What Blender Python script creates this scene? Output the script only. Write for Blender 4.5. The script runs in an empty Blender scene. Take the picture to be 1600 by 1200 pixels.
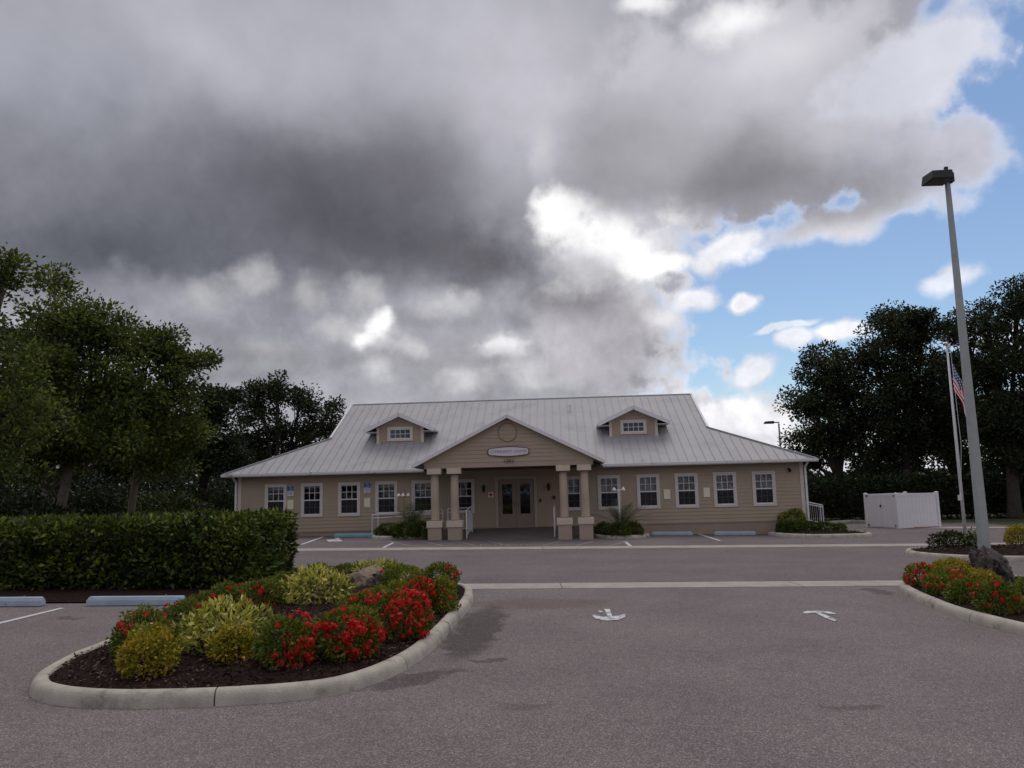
import bpy, math, random
import numpy as np
from mathutils import Vector, noise as mnoise

SC = bpy.context.scene
COL = SC.collection
R = math.radians
PI = math.pi

# ------------------------------------------------------------------ camera
FPX, CAM_H, PITCH, ROLL, TILT = 1250.0, 2.1, R(7.52), R(1.5), -0.018
FWD = Vector((0, math.cos(PITCH), math.sin(PITCH)))
RIGHT0 = Vector((1, 0, 0)); UP0 = RIGHT0.cross(FWD)
RIGHT = math.cos(ROLL) * RIGHT0 - math.sin(ROLL) * UP0
UP = RIGHT.cross(FWD)
CPOS = Vector((0, 0, CAM_H))
cam = bpy.data.objects.new('camera', bpy.data.cameras.new('camera'))
COL.objects.link(cam)
from mathutils import Matrix
M = Matrix((RIGHT, UP, -FWD)).transposed().to_4x4(); M.translation = CPOS
cam.matrix_world = M
cam.data.sensor_width = 36.0
cam.data.lens = FPX / 1600 * 36.0
cam.data.clip_start = 0.1
cam.data.clip_end = 3000
SC.camera = cam


def ray(px, py):
    return FWD + RIGHT * ((px - 800) / FPX) - UP * ((py - 600) / FPX)


def ground_z(x):
    return TILT * max(-25.0, min(25.0, x))


def on_ground(px, py, h=0.0):
    d = ray(px, py); t = (h - CAM_H) / (d.z - TILT * d.x)
    return CPOS + d * t


def at(px, py, Y):
    d = ray(px, py); return CPOS + d * (Y / d.y)


# ------------------------------------------------------------------ sky, sun, exposure
SUN_AZ, SUN_EL = 16.0, 64.0
SC.view_settings.view_transform = 'Standard'
SC.view_settings.look = 'None'
SC.view_settings.exposure = 0.0
SC.view_settings.gamma = 1.0
SC.view_settings.use_curve_mapping = False
SC.render.engine = 'CYCLES'
SC.cycles.max_bounces = 6
SC.cycles.transparent_max_bounces = 12
SC.cycles.sample_clamp_indirect = 6.0

W = bpy.data.worlds.new('World'); SC.world = W; W.use_nodes = True
wn = W.node_tree.nodes; wl = W.node_tree.links; wn.clear()


def srgb(r, g, b):
    f = lambda c: (c / 255 / 12.92) if c <= 10 else ((c / 255 + 0.055) / 1.055) ** 2.4
    return (f(r), f(g), f(b), 1.0)


def nd(tree, typ, **kw):
    n = tree.nodes.new(typ)
    for k, v in kw.items():
        if k == 'ins':
            for i, val in v.items(): n.inputs[i].default_value = val
        else: setattr(n, k, v)
    return n


WT = W.node_tree
tc = nd(WT, 'ShaderNodeTexCoord')
sep = nd(WT, 'ShaderNodeSeparateXYZ'); wl.new(tc.outputs['Generated'], sep.inputs[0])
azn = nd(WT, 'ShaderNodeMath', operation='ARCTAN2'); wl.new(sep.outputs[0], azn.inputs[0]); wl.new(sep.outputs[1], azn.inputs[1])
eln = nd(WT, 'ShaderNodeMath', operation='ARCSINE'); wl.new(sep.outputs[2], eln.inputs[0])
comb = nd(WT, 'ShaderNodeCombineXYZ'); wl.new(azn.outputs[0], comb.inputs[0]); wl.new(eln.outputs[0], comb.inputs[1])
deg = nd(WT, 'ShaderNodeVectorMath', operation='SCALE', ins={3: 180 / PI}); wl.new(comb.outputs[0], deg.inputs[0])


def warp(src, scale, detail, amp, rough=0.55):
    n = nd(WT, 'ShaderNodeTexNoise', ins={'Scale': scale, 'Detail': detail, 'Roughness': rough})
    wl.new(tc.outputs['Generated'], n.inputs['Vector'])
    s = nd(WT, 'ShaderNodeVectorMath', operation='SUBTRACT'); wl.new(n.outputs['Color'], s.inputs[0]); s.inputs[1].default_value = (.5, .5, .5)
    m = nd(WT, 'ShaderNodeVectorMath', operation='MULTIPLY'); wl.new(s.outputs[0], m.inputs[0]); m.inputs[1].default_value = (amp, amp * .8, 0)
    a = nd(WT, 'ShaderNodeVectorMath', operation='ADD'); wl.new(src, a.inputs[0]); wl.new(m.outputs[0], a.inputs[1])
    return a.outputs[0]


P_SOFT = warp(deg.outputs[0], 4.0, 4, 9.0, .5)
P_FLUF = warp(deg.outputs[0], 9.0, 6, 4.4, .55)
fl = nd(WT, 'ShaderNodeTexNoise', ins={'Scale': 22.0, 'Detail': 6.0, 'Roughness': .52}); wl.new(tc.outputs['Generated'], fl.inputs['Vector'])
flc = nd(WT, 'ShaderNodeMath', operation='SUBTRACT', ins={1: .5}); wl.new(fl.outputs['Fac'], flc.inputs[0])

# the cloud deck everywhere: grey stratocumulus, lighter and darker by slow noise, with some breaks
bn = nd(WT, 'ShaderNodeTexNoise', ins={'Scale': 2.2, 'Detail': 5.0, 'Roughness': .5}); wl.new(tc.outputs['Generated'], bn.inputs['Vector'])
br = nd(WT, 'ShaderNodeValToRGB'); wl.new(bn.outputs['Fac'], br.inputs[0])
br.color_ramp.elements[0].position = .32; br.color_ramp.elements[0].color = srgb(138, 138, 147)
br.color_ramp.elements[1].position = .68; br.color_ramp.elements[1].color = srgb(205, 203, 212)
colr = br.outputs[0]
cv = nd(WT, 'ShaderNodeMapRange', interpolation_type='SMOOTHSTEP', ins={1: .30, 2: .38, 3: 0.25, 4: 1.0}); wl.new(bn.outputs['Fac'], cv.inputs[0])
cov = cv.outputs[0]


def az_el(px, py):
    d = ray(px, py).normalized()
    return math.degrees(math.atan2(d.x, d.y)), math.degrees(math.asin(d.z))


def layer(px, py, rx, ry, col, cover=1.0, rot=0.0, inner=.35, outer=1.15, soft=True, alpha=1.0, fluff=None):
    """one body of cloud (or a break in the deck) at a bearing; sizes given in picture units of 1/1250 rad"""
    global colr, cov
    a, e = az_el(px, py)
    k = math.degrees(1 / FPX) * .95
    m = nd(WT, 'ShaderNodeMapping', vector_type='TEXTURE')
    m.inputs['Location'].default_value = (a, e, 0)
    m.inputs['Rotation'].default_value = (0, 0, R(rot))
    m.inputs['Scale'].default_value = (rx * k, ry * k, 1)
    wl.new(P_SOFT if soft else P_FLUF, m.inputs['Vector'])
    ln = nd(WT, 'ShaderNodeVectorMath', operation='LENGTH'); wl.new(m.outputs[0], ln.inputs[0])
    f = (0.35 if soft else 1.25) if fluff is None else fluff
    ma = nd(WT, 'ShaderNodeMath', operation='MULTIPLY_ADD', ins={1: f}); wl.new(flc.outputs[0], ma.inputs[0]); wl.new(ln.outputs['Value'], ma.inputs[2])
    mr = nd(WT, 'ShaderNodeMapRange', interpolation_type='SMOOTHSTEP', ins={1: outer, 2: inner, 3: 0.0, 4: alpha}); wl.new(ma.outputs[0], mr.inputs[0])
    if col is not None:
        mx = nd(WT, 'ShaderNodeMix', data_type='RGBA'); wl.new(mr.outputs[0], mx.inputs[0]); wl.new(colr, mx.inputs[6])
        mx.inputs[7].default_value = srgb(*col[:3]) if len(col) == 3 else tuple(c * col[3] for c in srgb(*col[:3])[:3]) + (1,)
        colr = mx.outputs[2]
    if cover is not None:
        mc = nd(WT, 'ShaderNodeMix', data_type='FLOAT'); wl.new(mr.outputs[0], mc.inputs[0]); wl.new(cov, mc.inputs[2]); mc.inputs[3].default_value = cover
        cov = mc.outputs[0]


# the deck in view: complete cover first, then the blue break on the right, then single clouds
layer(700, 250, 1300, 700, (160, 160, 169), 1.0, inner=.6, outer=1.2)
layer(1490, 440, 500, 330, (204, 203, 210), None, inner=.95, outer=1.15, soft=False)
layer(1490, 430, 500, 325, None, 0.0, inner=.75, outer=1.0, soft=False)
layer(1640, 120, 190, 420, None, 0.0, inner=.7, outer=1.0, soft=False)
# light upper deck
layer(560, 60, 420, 130, (170, 171, 181), None, inner=.2)
layer(820, 110, 260, 190, (182, 181, 190), None, inner=.2)
layer(60, 130, 200, 110, (164, 168, 180), None, inner=.1, alpha=.8)
layer(330, 110, 200, 70, (178, 179, 188), None, inner=.0, alpha=.7, rot=-20)
# big dark body, left and centre
layer(330, 320, 660, 175, (112, 113, 122), None, inner=.15, outer=1.2, rot=-3)
layer(640, 290, 220, 160, (114, 113, 121), None, inner=.0, outer=1.15)
layer(560, 345, 330, 115, (90, 90, 98), None, inner=.05, outer=1.2, rot=-14)
layer(170, 385, 330, 105, (88, 91, 100), None, inner=.05, outer=1.2)
layer(745, 410, 130, 70, (98, 97, 104), None, inner=.1, outer=1.15, soft=False)
# broken lighter cloud under it
layer(420, 510, 330, 75, (148, 149, 158), None, inner=.3, soft=False, alpha=.95, rot=-6)
layer(760, 565, 330, 95, (158, 157, 164), None, inner=.3, soft=False)
for (x, y, a, b, g, r_) in ((395, 425, 60, 26, 158, 30), (470, 455, 70, 24, 162, 10), (330, 470, 70, 30, 150, 0), (560, 465, 90, 22, 165, 6), (690, 480, 90, 20, 178, -6), (520, 520, 80, 22, 172, 0),
                            (660, 545, 80, 20, 182, 0), (790, 545, 110, 24, 204, 0), (720, 590, 120, 22, 190, 0), (850, 600, 110, 26, 176, 0), (600, 585, 70, 20, 186, 0), (420, 560, 90, 26, 146, 0), (900, 565, 80, 22, 182, 0)):
    layer(x, y, a * .62, b * 1.5, (g + 18, g + 18, g + 22), None, rot=r_, inner=.1, soft=False, alpha=.85, fluff=1.8)
for (x, y, a, b, g) in ((470, 570, 210, 26, 126), (640, 500, 110, 18, 132), (800, 500, 170, 22, 122), (390, 600, 110, 20, 122), (760, 570, 80, 14, 138), (900, 620, 150, 14, 140), (300, 520, 90, 24, 124)):
    layer(x, y, a, b, (g + 6, g + 6, g + 13), None, inner=.0, soft=False, alpha=.65)
layer(590, 525, 60, 40, (205, 205, 209), None, inner=.0, soft=False)
layer(600, 512, 34, 22, (244, 244, 246), None, inner=.1, soft=False, rot=30, fluff=2.2)
layer(572, 540, 26, 16, (240, 240, 243), None, inner=.1, soft=False, fluff=2.2)
layer(790, 540, 60, 14, (226, 225, 228), None, inner=.1, soft=False, fluff=2.0)
# central column of cloud and its bright top
layer(935, 520, 125, 120, (176, 174, 180), 1.0, inner=.6, outer=1.05, soft=False)
layer(900, 480, 120, 60, (128, 126, 132), None, inner=.1, alpha=.75)
layer(960, 385, 140, 85, (208, 207, 211), 1.0, inner=.4, soft=False, rot=-14)
layer(1040, 495, 44, 28, (226, 224, 228), 1.0, inner=.1, soft=False)
layer(1050, 325, 84, 30, (240, 239, 241), 1.0, inner=.55, outer=1.05, soft=False, rot=14)
layer(885, 335, 68, 58, (250, 250, 250, 1.05), 1.0, inner=.45, outer=1.05, soft=False)
layer(960, 375, 95, 48, (246, 245, 246), None, inner=.3, soft=False, rot=-30)
layer(1020, 415, 76, 30, (246, 245, 246), 1.0, inner=.55, outer=1.05, soft=False)
layer(930, 420, 60, 36, (184, 183, 188), None, inner=.0, soft=False, alpha=.8)
layer(845, 235, 30, 80, (196, 195, 200), None, inner=.0, soft=False, alpha=.7)
# right grey cloud with bright rim
layer(1170, 180, 340, 185, (188, 187, 195), 1.0, inner=.7, outer=1.05, soft=False)
layer(1435, 105, 150, 82, (203, 205, 216), 1.0, inner=.55, outer=1.05, soft=False, rot=22)
layer(1430, 255, 140, 78, (184, 185, 196), 1.0, inner=.55, outer=1.1, soft=False)
layer(1290, 355, 100, 36, (212, 210, 216), 1.0, inner=.4, soft=False)
layer(1160, 265, 300, 95, (130, 128, 135), None, inner=.0, outer=1.15, rot=-6)
layer(960, 240, 110, 70, (138, 136, 143), None, inner=.0, outer=1.2, alpha=.8)
layer(1010, 200, 170, 90, (160, 158, 165), None, inner=.0, outer=1.2)
layer(1300, 295, 190, 55, (146, 145, 153), None, inner=.0, outer=1.2, alpha=.9)
layer(1250, 60, 150, 60, (208, 207, 214), None, inner=.0, outer=1.2, alpha=.8)
layer(1150, 35, 80, 44, (244, 244, 246), 1.0, inner=.0, soft=False)
layer(1010, 0, 60, 22, (240, 240, 244), 1.0, inner=.1, soft=False)
layer(1450, 12, 40, 26, None, .1, inner=.2, soft=False)
# small fair weather clouds in the break
for (x, y, a, b, r, al) in ((1150, 390, 74, 34, 18, .95), (1085, 466, 50, 22, 8, .95), (1166, 472, 32, 19, 0, .95), (1228, 509, 60, 8, 8, .7),
                            (1250, 527, 34, 18, 10, .85), (1312, 518, 40, 22, 0, .9), (1170, 580, 50, 24, 14, .9), (1485, 428, 52, 24, 14, .7),
                            (1180, 650, 88, 42, 0, 1.0), (1130, 640, 50, 26, 0, 1.0), (1225, 690, 70, 30, 0, .95), (1560, 520, 60, 22, 0, .6)):
    layer(x, y, a, b, (238, 237, 242), al, rot=r, inner=.5, outer=1.15, soft=False)
layer(1180, 675, 90, 18, (208, 205, 214), None, inner=.0, soft=False, alpha=.7)

# thin margins of cloud let the light through
ed = nd(WT, 'ShaderNodeMapRange', interpolation_type='SMOOTHSTEP', ins={1: .99, 2: .35, 3: 0.0, 4: .8}); wl.new(cov, ed.inputs[0])
mxe = nd(WT, 'ShaderNodeMix', data_type='RGBA'); wl.new(ed.outputs[0], mxe.inputs[0]); wl.new(colr, mxe.inputs[6]); mxe.inputs[7].default_value = srgb(226, 226, 233); colr = mxe.outputs[2]
# fine relief of the cloud, everywhere
fn = nd(WT, 'ShaderNodeTexNoise', ins={'Scale': 7.0, 'Detail': 6.0, 'Roughness': .52}); wl.new(tc.outputs['Generated'], fn.inputs['Vector'])
fr = nd(WT, 'ShaderNodeMapRange', ins={1: .3, 2: .7, 3: .88, 4: 1.12}); wl.new(fn.outputs['Fac'], fr.inputs[0])
fn2 = nd(WT, 'ShaderNodeTexNoise', ins={'Scale': 15.0, 'Detail': 8.0, 'Roughness': .6, 'Distortion': .4}); wl.new(tc.outputs['Generated'], fn2.inputs['Vector'])
em = nd(WT, 'ShaderNodeMapRange', interpolation_type='SMOOTHSTEP', ins={1: 21.0, 2: 11.0, 3: .10, 4: .85}); sp2 = nd(WT, 'ShaderNodeSeparateXYZ'); wl.new(P_SOFT, sp2.inputs[0]); wl.new(sp2.outputs[1], em.inputs[0])
c2_ = nd(WT, 'ShaderNodeMath', operation='SUBTRACT', ins={1: .5}); wl.new(fn2.outputs['Fac'], c2_.inputs[0])
c3_ = nd(WT, 'ShaderNodeMath', operation='MULTIPLY_ADD'); wl.new(c2_.outputs[0], c3_.inputs[0]); wl.new(em.outputs[0], c3_.inputs[1]); wl.new(fr.outputs[0], c3_.inputs[2])
fn3 = nd(WT, 'ShaderNodeTexNoise', ins={'Scale': 38.0, 'Detail': 7.0, 'Roughness': .62, 'Distortion': .6}); wl.new(tc.outputs['Generated'], fn3.inputs['Vector'])
c4_ = nd(WT, 'ShaderNodeMath', operation='SUBTRACT', ins={1: .5}); wl.new(fn3.outputs['Fac'], c4_.inputs[0])
em2 = nd(WT, 'ShaderNodeMapRange', interpolation_type='SMOOTHSTEP', ins={1: 27.0, 2: 15.0, 3: .06, 4: .42}); wl.new(sp2.outputs[1], em2.inputs[0])
c5_ = nd(WT, 'ShaderNodeMath', operation='MULTIPLY_ADD'); wl.new(c4_.outputs[0], c5_.inputs[0]); wl.new(em2.outputs[0], c5_.inputs[1]); wl.new(c3_.outputs[0], c5_.inputs[2]); c3_ = c5_
cm = nd(WT, 'ShaderNodeVectorMath', operation='SCALE'); wl.new(colr, cm.inputs[0]); wl.new(c3_.outputs[0], cm.inputs[3])
sky = nd(WT, 'ShaderNodeTexSky', sky_type='NISHITA')
sky.sun_disc = False; sky.sun_elevation = R(SUN_EL); sky.sun_rotation = R(SUN_AZ); sky.dust_density = .3; sky.air_density = 1.0; sky.ozone_density = 3.0
bg1 = nd(WT, 'ShaderNodeBackground', ins={'Strength': .108}); wl.new(sky.outputs[0], bg1.inputs[0])
bg2 = nd(WT, 'ShaderNodeBackground', ins={'Strength': 1.1}); wl.new(cm.outputs[0], bg2.inputs[0])
ms = nd(WT, 'ShaderNodeMixShader'); wl.new(cov, ms.inputs[0]); wl.new(bg1.outputs[0], ms.inputs[1]); wl.new(bg2.outputs[0], ms.inputs[2])
wo = nd(WT, 'ShaderNodeOutputWorld'); wl.new(ms.outputs[0], wo.inputs[0])

sun = bpy.data.objects.new('sun', bpy.data.lights.new('sun', 'SUN')); COL.objects.link(sun)
sun.data.energy = 1.05; sun.data.angle = R(38); sun.data.color = (1.0, .95, .88)
sdir = Vector((math.sin(R(SUN_AZ)) * math.cos(R(SUN_EL)), math.cos(R(SUN_AZ)) * math.cos(R(SUN_EL)), math.sin(R(SUN_EL))))
sun.rotation_euler = sdir.to_track_quat('Z', 'Y').to_euler()
sun.location = (0, 0, 60)


# ------------------------------------------------------------------ materials
MATS = {}


def mat(name, col, rough=.7, var=.12, scale=6.0, bump=0.0, bscale=40.0, metal=0.0, spec=.3, dirt=None):
    if name in MATS: return MATS[name]
    m = bpy.data.materials.new(name); m.use_nodes = True
    t = m.node_tree; b = t.nodes['Principled BSDF']; l = t.links
    b.inputs['Roughness'].default_value = rough; b.inputs['Metallic'].default_value = metal
    b.inputs['Specular IOR Level'].default_value = spec
    c = nd(t, 'ShaderNodeTexCoord')
    n = nd(t, 'ShaderNodeTexNoise', ins={'Scale': scale, 'Detail': 6.0, 'Roughness': .6}); l.new(c.outputs['Object'], n.inputs['Vector'])
    r = nd(t, 'ShaderNodeMapRange', ins={1: .3, 2: .7, 3: 1 - var, 4: 1 + var}); l.new(n.outputs['Fac'], r.inputs[0])
    s = nd(t, 'ShaderNodeVectorMath', operation='SCALE'); s.inputs[0].default_value = col[:3]; l.new(r.outputs[0], s.inputs[3])
    out = s.outputs[0]
    if dirt:
        dcol, dsc, lo, hi = dirt
        dn = nd(t, 'ShaderNodeTexNoise', ins={'Scale': dsc, 'Detail': 5.0, 'Roughness': .65}); l.new(c.outputs['Object'], dn.inputs['Vector'])
        dr = nd(t, 'ShaderNodeMapRange', interpolation_type='SMOOTHSTEP', ins={1: lo, 2: hi, 3: 0.0, 4: 1.0}); l.new(dn.outputs['Fac'], dr.inputs[0])
        mx = nd(t, 'ShaderNodeMix', data_type='RGBA'); l.new(dr.outputs[0], mx.inputs[0]); l.new(out, mx.inputs[6]); mx.inputs[7].default_value = tuple(dcol) + (1,)
        out = mx.outputs[2]
    l.new(out, b.inputs['Base Color'])
    if bump:
        bn_ = nd(t, 'ShaderNodeTexNoise', ins={'Scale': bscale, 'Detail': 5.0}); l.new(c.outputs['Object'], bn_.inputs['Vector'])
        bp = nd(t, 'ShaderNodeBump', ins={'Strength': bump, 'Distance': .02}); l.new(bn_.outputs['Fac'], bp.inputs['Height']); l.new(bp.outputs[0], b.inputs['Normal'])
    MATS[name] = m
    return m


def leaf_mat(name, c0, c1, c2=None, p2=.9, trans=.3, rough=.5, nscale=1.6):
    """leaves: each leaf (mesh island) takes a shade between its species' colours"""
    if name in MATS: return MATS[name]
    m = bpy.data.materials.new(name); m.use_nodes = True
    t = m.node_tree; b = t.nodes['Principled BSDF']; l = t.links
    g = nd(t, 'ShaderNodeNewGeometry')
    tc_ = nd(t, 'ShaderNodeTexCoord'); nz = nd(t, 'ShaderNodeTexNoise', ins={'Scale': nscale, 'Detail': 3.0}); l.new(tc_.outputs['Object'], nz.inputs['Vector'])
    nr = nd(t, 'ShaderNodeMapRange', ins={1: .35, 2: .65, 3: -.28, 4: .28}); l.new(nz.outputs['Fac'], nr.inputs[0])
    sm = nd(t, 'ShaderNodeMath', operation='ADD', use_clamp=True); l.new(g.outputs['Random Per Island'], sm.inputs[0]); l.new(nr.outputs[0], sm.inputs[1])
    rp = nd(t, 'ShaderNodeValToRGB'); l.new(sm.outputs[0], rp.inputs[0])
    e = rp.color_ramp.elements
    e[0].position = 0; e[0].color = tuple(c0) + (1,); e[1].position = .8 if c2 else 1.0; e[1].color = tuple(c1) + (1,)
    if c2:
        x = e.new(p2); x.color = tuple(c2) + (1,)
    b.inputs['Roughness'].default_value = rough; b.inputs['Specular IOR Level'].default_value = .25
    l.new(rp.outputs[0], b.inputs['Base Color'])
    tr = nd(t, 'ShaderNodeBsdfTranslucent'); l.new(rp.outputs[0], tr.inputs[0])
    mx = nd(t, 'ShaderNodeMixShader', ins={0: trans}); l.new(b.outputs[0], mx.inputs[1]); l.new(tr.outputs[0], mx.inputs[2])
    l.new(mx.outputs[0], t.nodes['Material Output'].inputs[0])
    MATS[name] = m
    return m


def asphalt(name, base, stains=()):
    m = bpy.data.materials.new(name); m.use_nodes = True
    t = m.node_tree; b = t.nodes['Principled BSDF']; l = t.links
    c = nd(t, 'ShaderNodeTexCoord'); P = c.outputs['Object']
    b.inputs['Roughness'].default_value = .85; b.inputs['Specular IOR Level'].default_value = .25
    v = nd(t, 'ShaderNodeTexVoronoi', ins={'Scale': 95.0}); l.new(P, v.inputs['Vector'])
    sx = nd(t, 'ShaderNodeSeparateColor'); l.new(v.outputs['Color'], sx.inputs[0])
    pw = nd(t, 'ShaderNodeMath', operation='POWER', ins={1: 3.0}); l.new(sx.outputs[0], pw.inputs[0])
    ag = nd(t, 'ShaderNodeMapRange', ins={1: 0.0, 2: 1.0, 3: .68, 4: 1.9}); l.new(pw.outputs[0], ag.inputs[0])
    n2 = nd(t, 'ShaderNodeTexNoise', ins={'Scale': .45, 'Detail': 6.0, 'Roughness': .6}); l.new(P, n2.inputs['Vector'])
    r2 = nd(t, 'ShaderNodeMapRange', ins={1: .3, 2: .7, 3: .84, 4: 1.14}); l.new(n2.outputs['Fac'], r2.inputs[0])
    n3 = nd(t, 'ShaderNodeTexNoise', ins={'Scale': 9.0, 'Detail': 5.0, 'Roughness': .7}); l.new(P, n3.inputs['Vector'])
    r3 = nd(t, 'ShaderNodeMapRange', ins={1: .3, 2: .7, 3: .88, 4: 1.12}); l.new(n3.outputs['Fac'], r3.inputs[0])
    a = nd(t, 'ShaderNodeMath', operation='MULTIPLY'); l.new(ag.outputs[0], a.inputs[0]); l.new(r2.outputs[0], a.inputs[1])
    a2 = nd(t, 'ShaderNodeMath', operation='MULTIPLY'); l.new(a.outputs[0], a2.inputs[0]); l.new(r3.outputs[0], a2.inputs[1])
    s = nd(t, 'ShaderNodeVectorMath', operation='SCALE'); s.inputs[0].default_value = base; l.new(a2.outputs[0], s.inputs[3])
    out = s.outputs[0]
    # oil spots and damp patches with outlines of their own
    wn_ = nd(t, 'ShaderNodeTexNoise', ins={'Scale': 2.6, 'Detail': 6.0, 'Roughness': .65}); l.new(P, wn_.inputs['Vector'])
    wm = nd(t, 'ShaderNodeVectorMath', operation='MULTIPLY_ADD'); l.new(wn_.outputs['Color'], wm.inputs[0]); wm.inputs[1].default_value = (.9, .9, 0); l.new(P, wm.inputs[2])
    for (x, y, rx, ry, rot, colr_, al) in stains:
        mp = nd(t, 'ShaderNodeMapping', vector_type='TEXTURE'); l.new(wm.outputs[0], mp.inputs[0])
        mp.inputs['Location'].default_value = (x + .45, y + .45, 0); mp.inputs['Rotation'].default_value = (0, 0, R(rot)); mp.inputs['Scale'].default_value = (rx, ry, 1000)
        ln = nd(t, 'ShaderNodeVectorMath', operation='LENGTH'); l.new(mp.outputs[0], ln.inputs[0])
        mr = nd(t, 'ShaderNodeMapRange', interpolation_type='SMOOTHSTEP', ins={1: 1.1, 2: .65, 3: 0.0, 4: al}); l.new(ln.outputs['Value'], mr.inputs[0])
        mx = nd(t, 'ShaderNodeMix', data_type='RGBA', blend_type='MULTIPLY'); l.new(mr.outputs[0], mx.inputs[0]); l.new(out, mx.inputs[6]); mx.inputs[7].default_value = tuple(colr_) + (1,)
        out = mx.outputs[2]
    l.new(out, b.inputs['Base Color'])
    bp = nd(t, 'ShaderNodeBump', ins={'Strength': .5, 'Distance': .006}); l.new(v.outputs['Distance'], bp.inputs['Height']); l.new(bp.outputs[0], b.inputs['Normal'])
    return m


def glass_mat():
    m = bpy.data.materials.new('window glass'); m.use_nodes = True
    t = m.node_tree; l = t.links; t.nodes.remove(t.nodes['Principled BSDF'])
    tr = nd(t, 'ShaderNodeBsdfTransparent', ins={0: (.80, .82, .84, 1)}); gl = nd(t, 'ShaderNodeBsdfGlossy', ins={0: (.8, .85, .95, 1), 'Roughness': .03})
    fz = nd(t, 'ShaderNodeFresnel', ins={0: 1.5}); mx = nd(t, 'ShaderNodeMixShader')
    l.new(fz.outputs[0], mx.inputs[0]); l.new(tr.outputs[0], mx.inputs[1]); l.new(gl.outputs[0], mx.inputs[2])
    l.new(mx.outputs[0], t.nodes['Material Output'].inputs[0])
    return m


ASPH_STAINS = ((-0.62, 12.6, .42, 2.6, -4, (.40, .37, .37), .8), (-1.2, 9.3, .75, .28, 42, (.45, .42, .43), .8), (-.35, 10.3, .28, .14, 10, (.45, .43, .43), .8),
               (.35, 15.2, 1.5, .8, 5, (.80, .72, .66), .8), (8.0, 14.0, 1.2, .35, -70, (.7, .68, .68), .7), (7.3, 16.6, .28, .6, 0, (.5, .46, .44), .8),
               (-7.6, 13.9, .32, .14, 0, (.5, .48, .48), .8), (-8.3, 11.3, .2, .1, 0, (.5, .48, .48), .8), (3.2, 8.0, .35, .12, 12, (.62, .6, .6), .8),
               (.1, 8.2, .3, .12, 5, (.75, .72, .72), .8), (5.0, 20.5, 7.0, .5, 0, (1.1, 1.08, 1.08), .6))
M_ASPH = asphalt('aged asphalt', (.180, .152, .150), ASPH_STAINS)
M_ROAD = asphalt('road asphalt', (.158, .133, .134), ((4.0, 22.0, 9.0, .8, 0, (1.12, 1.1, 1.1), .7), (6.0, 25.5, 8.0, .7, 0, (1.1, 1.08, 1.08), .6)))
M_CONC = mat('kerb concrete', (.43, .395, .34), .85, .18, 3.5, .5, 60, dirt=((.19, .17, .145), 2.0, .50, .70))
M_STRIP = mat('strip concrete', (.37, .335, .305), .85, .14, 2.0, .3, 50, dirt=((.24, .21, .19), 1.6, .56, .72))
M_FLOOR = mat('shaded porch concrete', (.155, .132, .126), .8, .12, 1.5, .2, 40)  # concrete colour lowered to deepen the shade in the porch
M_GRASS = mat('rough grass', (.055, .075, .028), .9, .3, 1.2, .5, 15, dirt=((.05, .038, .025), .4, .5, .65))
M_MULCH = mat('mulch', (.024, .0145, .0115), .95, .5, 14, .9, 70, spec=.05, dirt=((.055, .033, .026), 22, .62, .74))
M_CHIP = leaf_mat('mulch chips', (.010, .005, .004), (.050, .024, .017), (.15, .11, .085), .975, trans=.0, rough=.85)
M_PAINT = mat('worn white road paint', (.62, .62, .64), .7, .18, 5, .2, 60, dirt=((.17, .155, .155), 9.0, .50, .60))
M_LINE = mat('white line paint', (.60, .60, .61), .7, .2, 5, .2, 60, dirt=((.22, .2, .2), 6.0, .58, .66))
M_FAINT = mat('faded white line paint', (.30, .28, .285), .8, .2, 5, .2, 60, dirt=((.15, .13, .135), 5.0, .48, .60))
M_STOP = mat('pale blue stop paint', (.34, .41, .50), .75, .12, 4, .3, 60, dirt=((.24, .27, .3), 5, .6, .72))
M_TEAL = mat('teal stop paint', (.20, .42, .44), .75, .12, 4, .3, 60)
M_SID = mat('beige siding paint', (.41, .33, .25), .65, .05, 1.1)
M_FOUND = mat('foundation paint', (.345, .27, .21), .75, .07, 2.0, .15, 60)
M_TRIM = mat('window trim paint', (.64, .575, .52), .6, .05, 2.0)
M_CREAM = mat('column cap paint', (.60, .52, .42), .6, .06, 2.0)
M_COL = mat('column paint', (.41, .325, .255), .65, .05, 2.0)
M_WHITE = mat('white vinyl', (.72, .71, .74), .5, .04, 2.0)
M_RAIL = mat('white railing paint', (.68, .67, .70), .45, .04, 4.0)
M_ROOF = mat('galvalume roof', (.36, .358, .37), .6, .06, .8, metal=.1, spec=.25, dirt=((.30, .30, .31), .7, .50, .72))
M_RAKE = mat('white fascia paint', (.74, .73, .75), .5, .05, 3)
M_GUTT = mat('gutter paint', (.70, .69, .70), .5, .07, 3, dirt=((.26, .25, .24), 1.3, .58, .68))
M_SOFF = mat('soffit paint', (.42, .35, .29), .7, .04, 2)
M_DOOR = mat('shaded door paint', (.29, .23, .185), .5, .04, 3)  # door colour darkened to add to the porch shade
M_DARK = mat('dark bronze metal', (.018, .016, .017), .5, .2, 8, spec=.4)
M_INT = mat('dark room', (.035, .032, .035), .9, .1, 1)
M_BLIND = mat('window blind', (.66, .60, .50), .8, .06, 3)
M_SCREEN = None
M_GLASS = glass_mat()
M_POLE = mat('grey lamp pole paint', (.36, .39, .385), .55, .07, 3, dirt=((.30, .32, .31), 2, .55, .7))
M_FPOLE = mat('white flagpole paint', (.66, .66, .68), .4, .06, 3)
M_BARK = mat('bark', (.045, .037, .030), .95, .35, 5, .8, 20)
M_BARK2 = mat('pale bark', (.13, .108, .088), .95, .3, 5, .8, 20)
M_ROCK = mat('brown rock', (.25, .19, .145), .9, .4, 3.5, 1.0, 18, dirt=((.05, .038, .034), 2.6, .50, .60))
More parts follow.
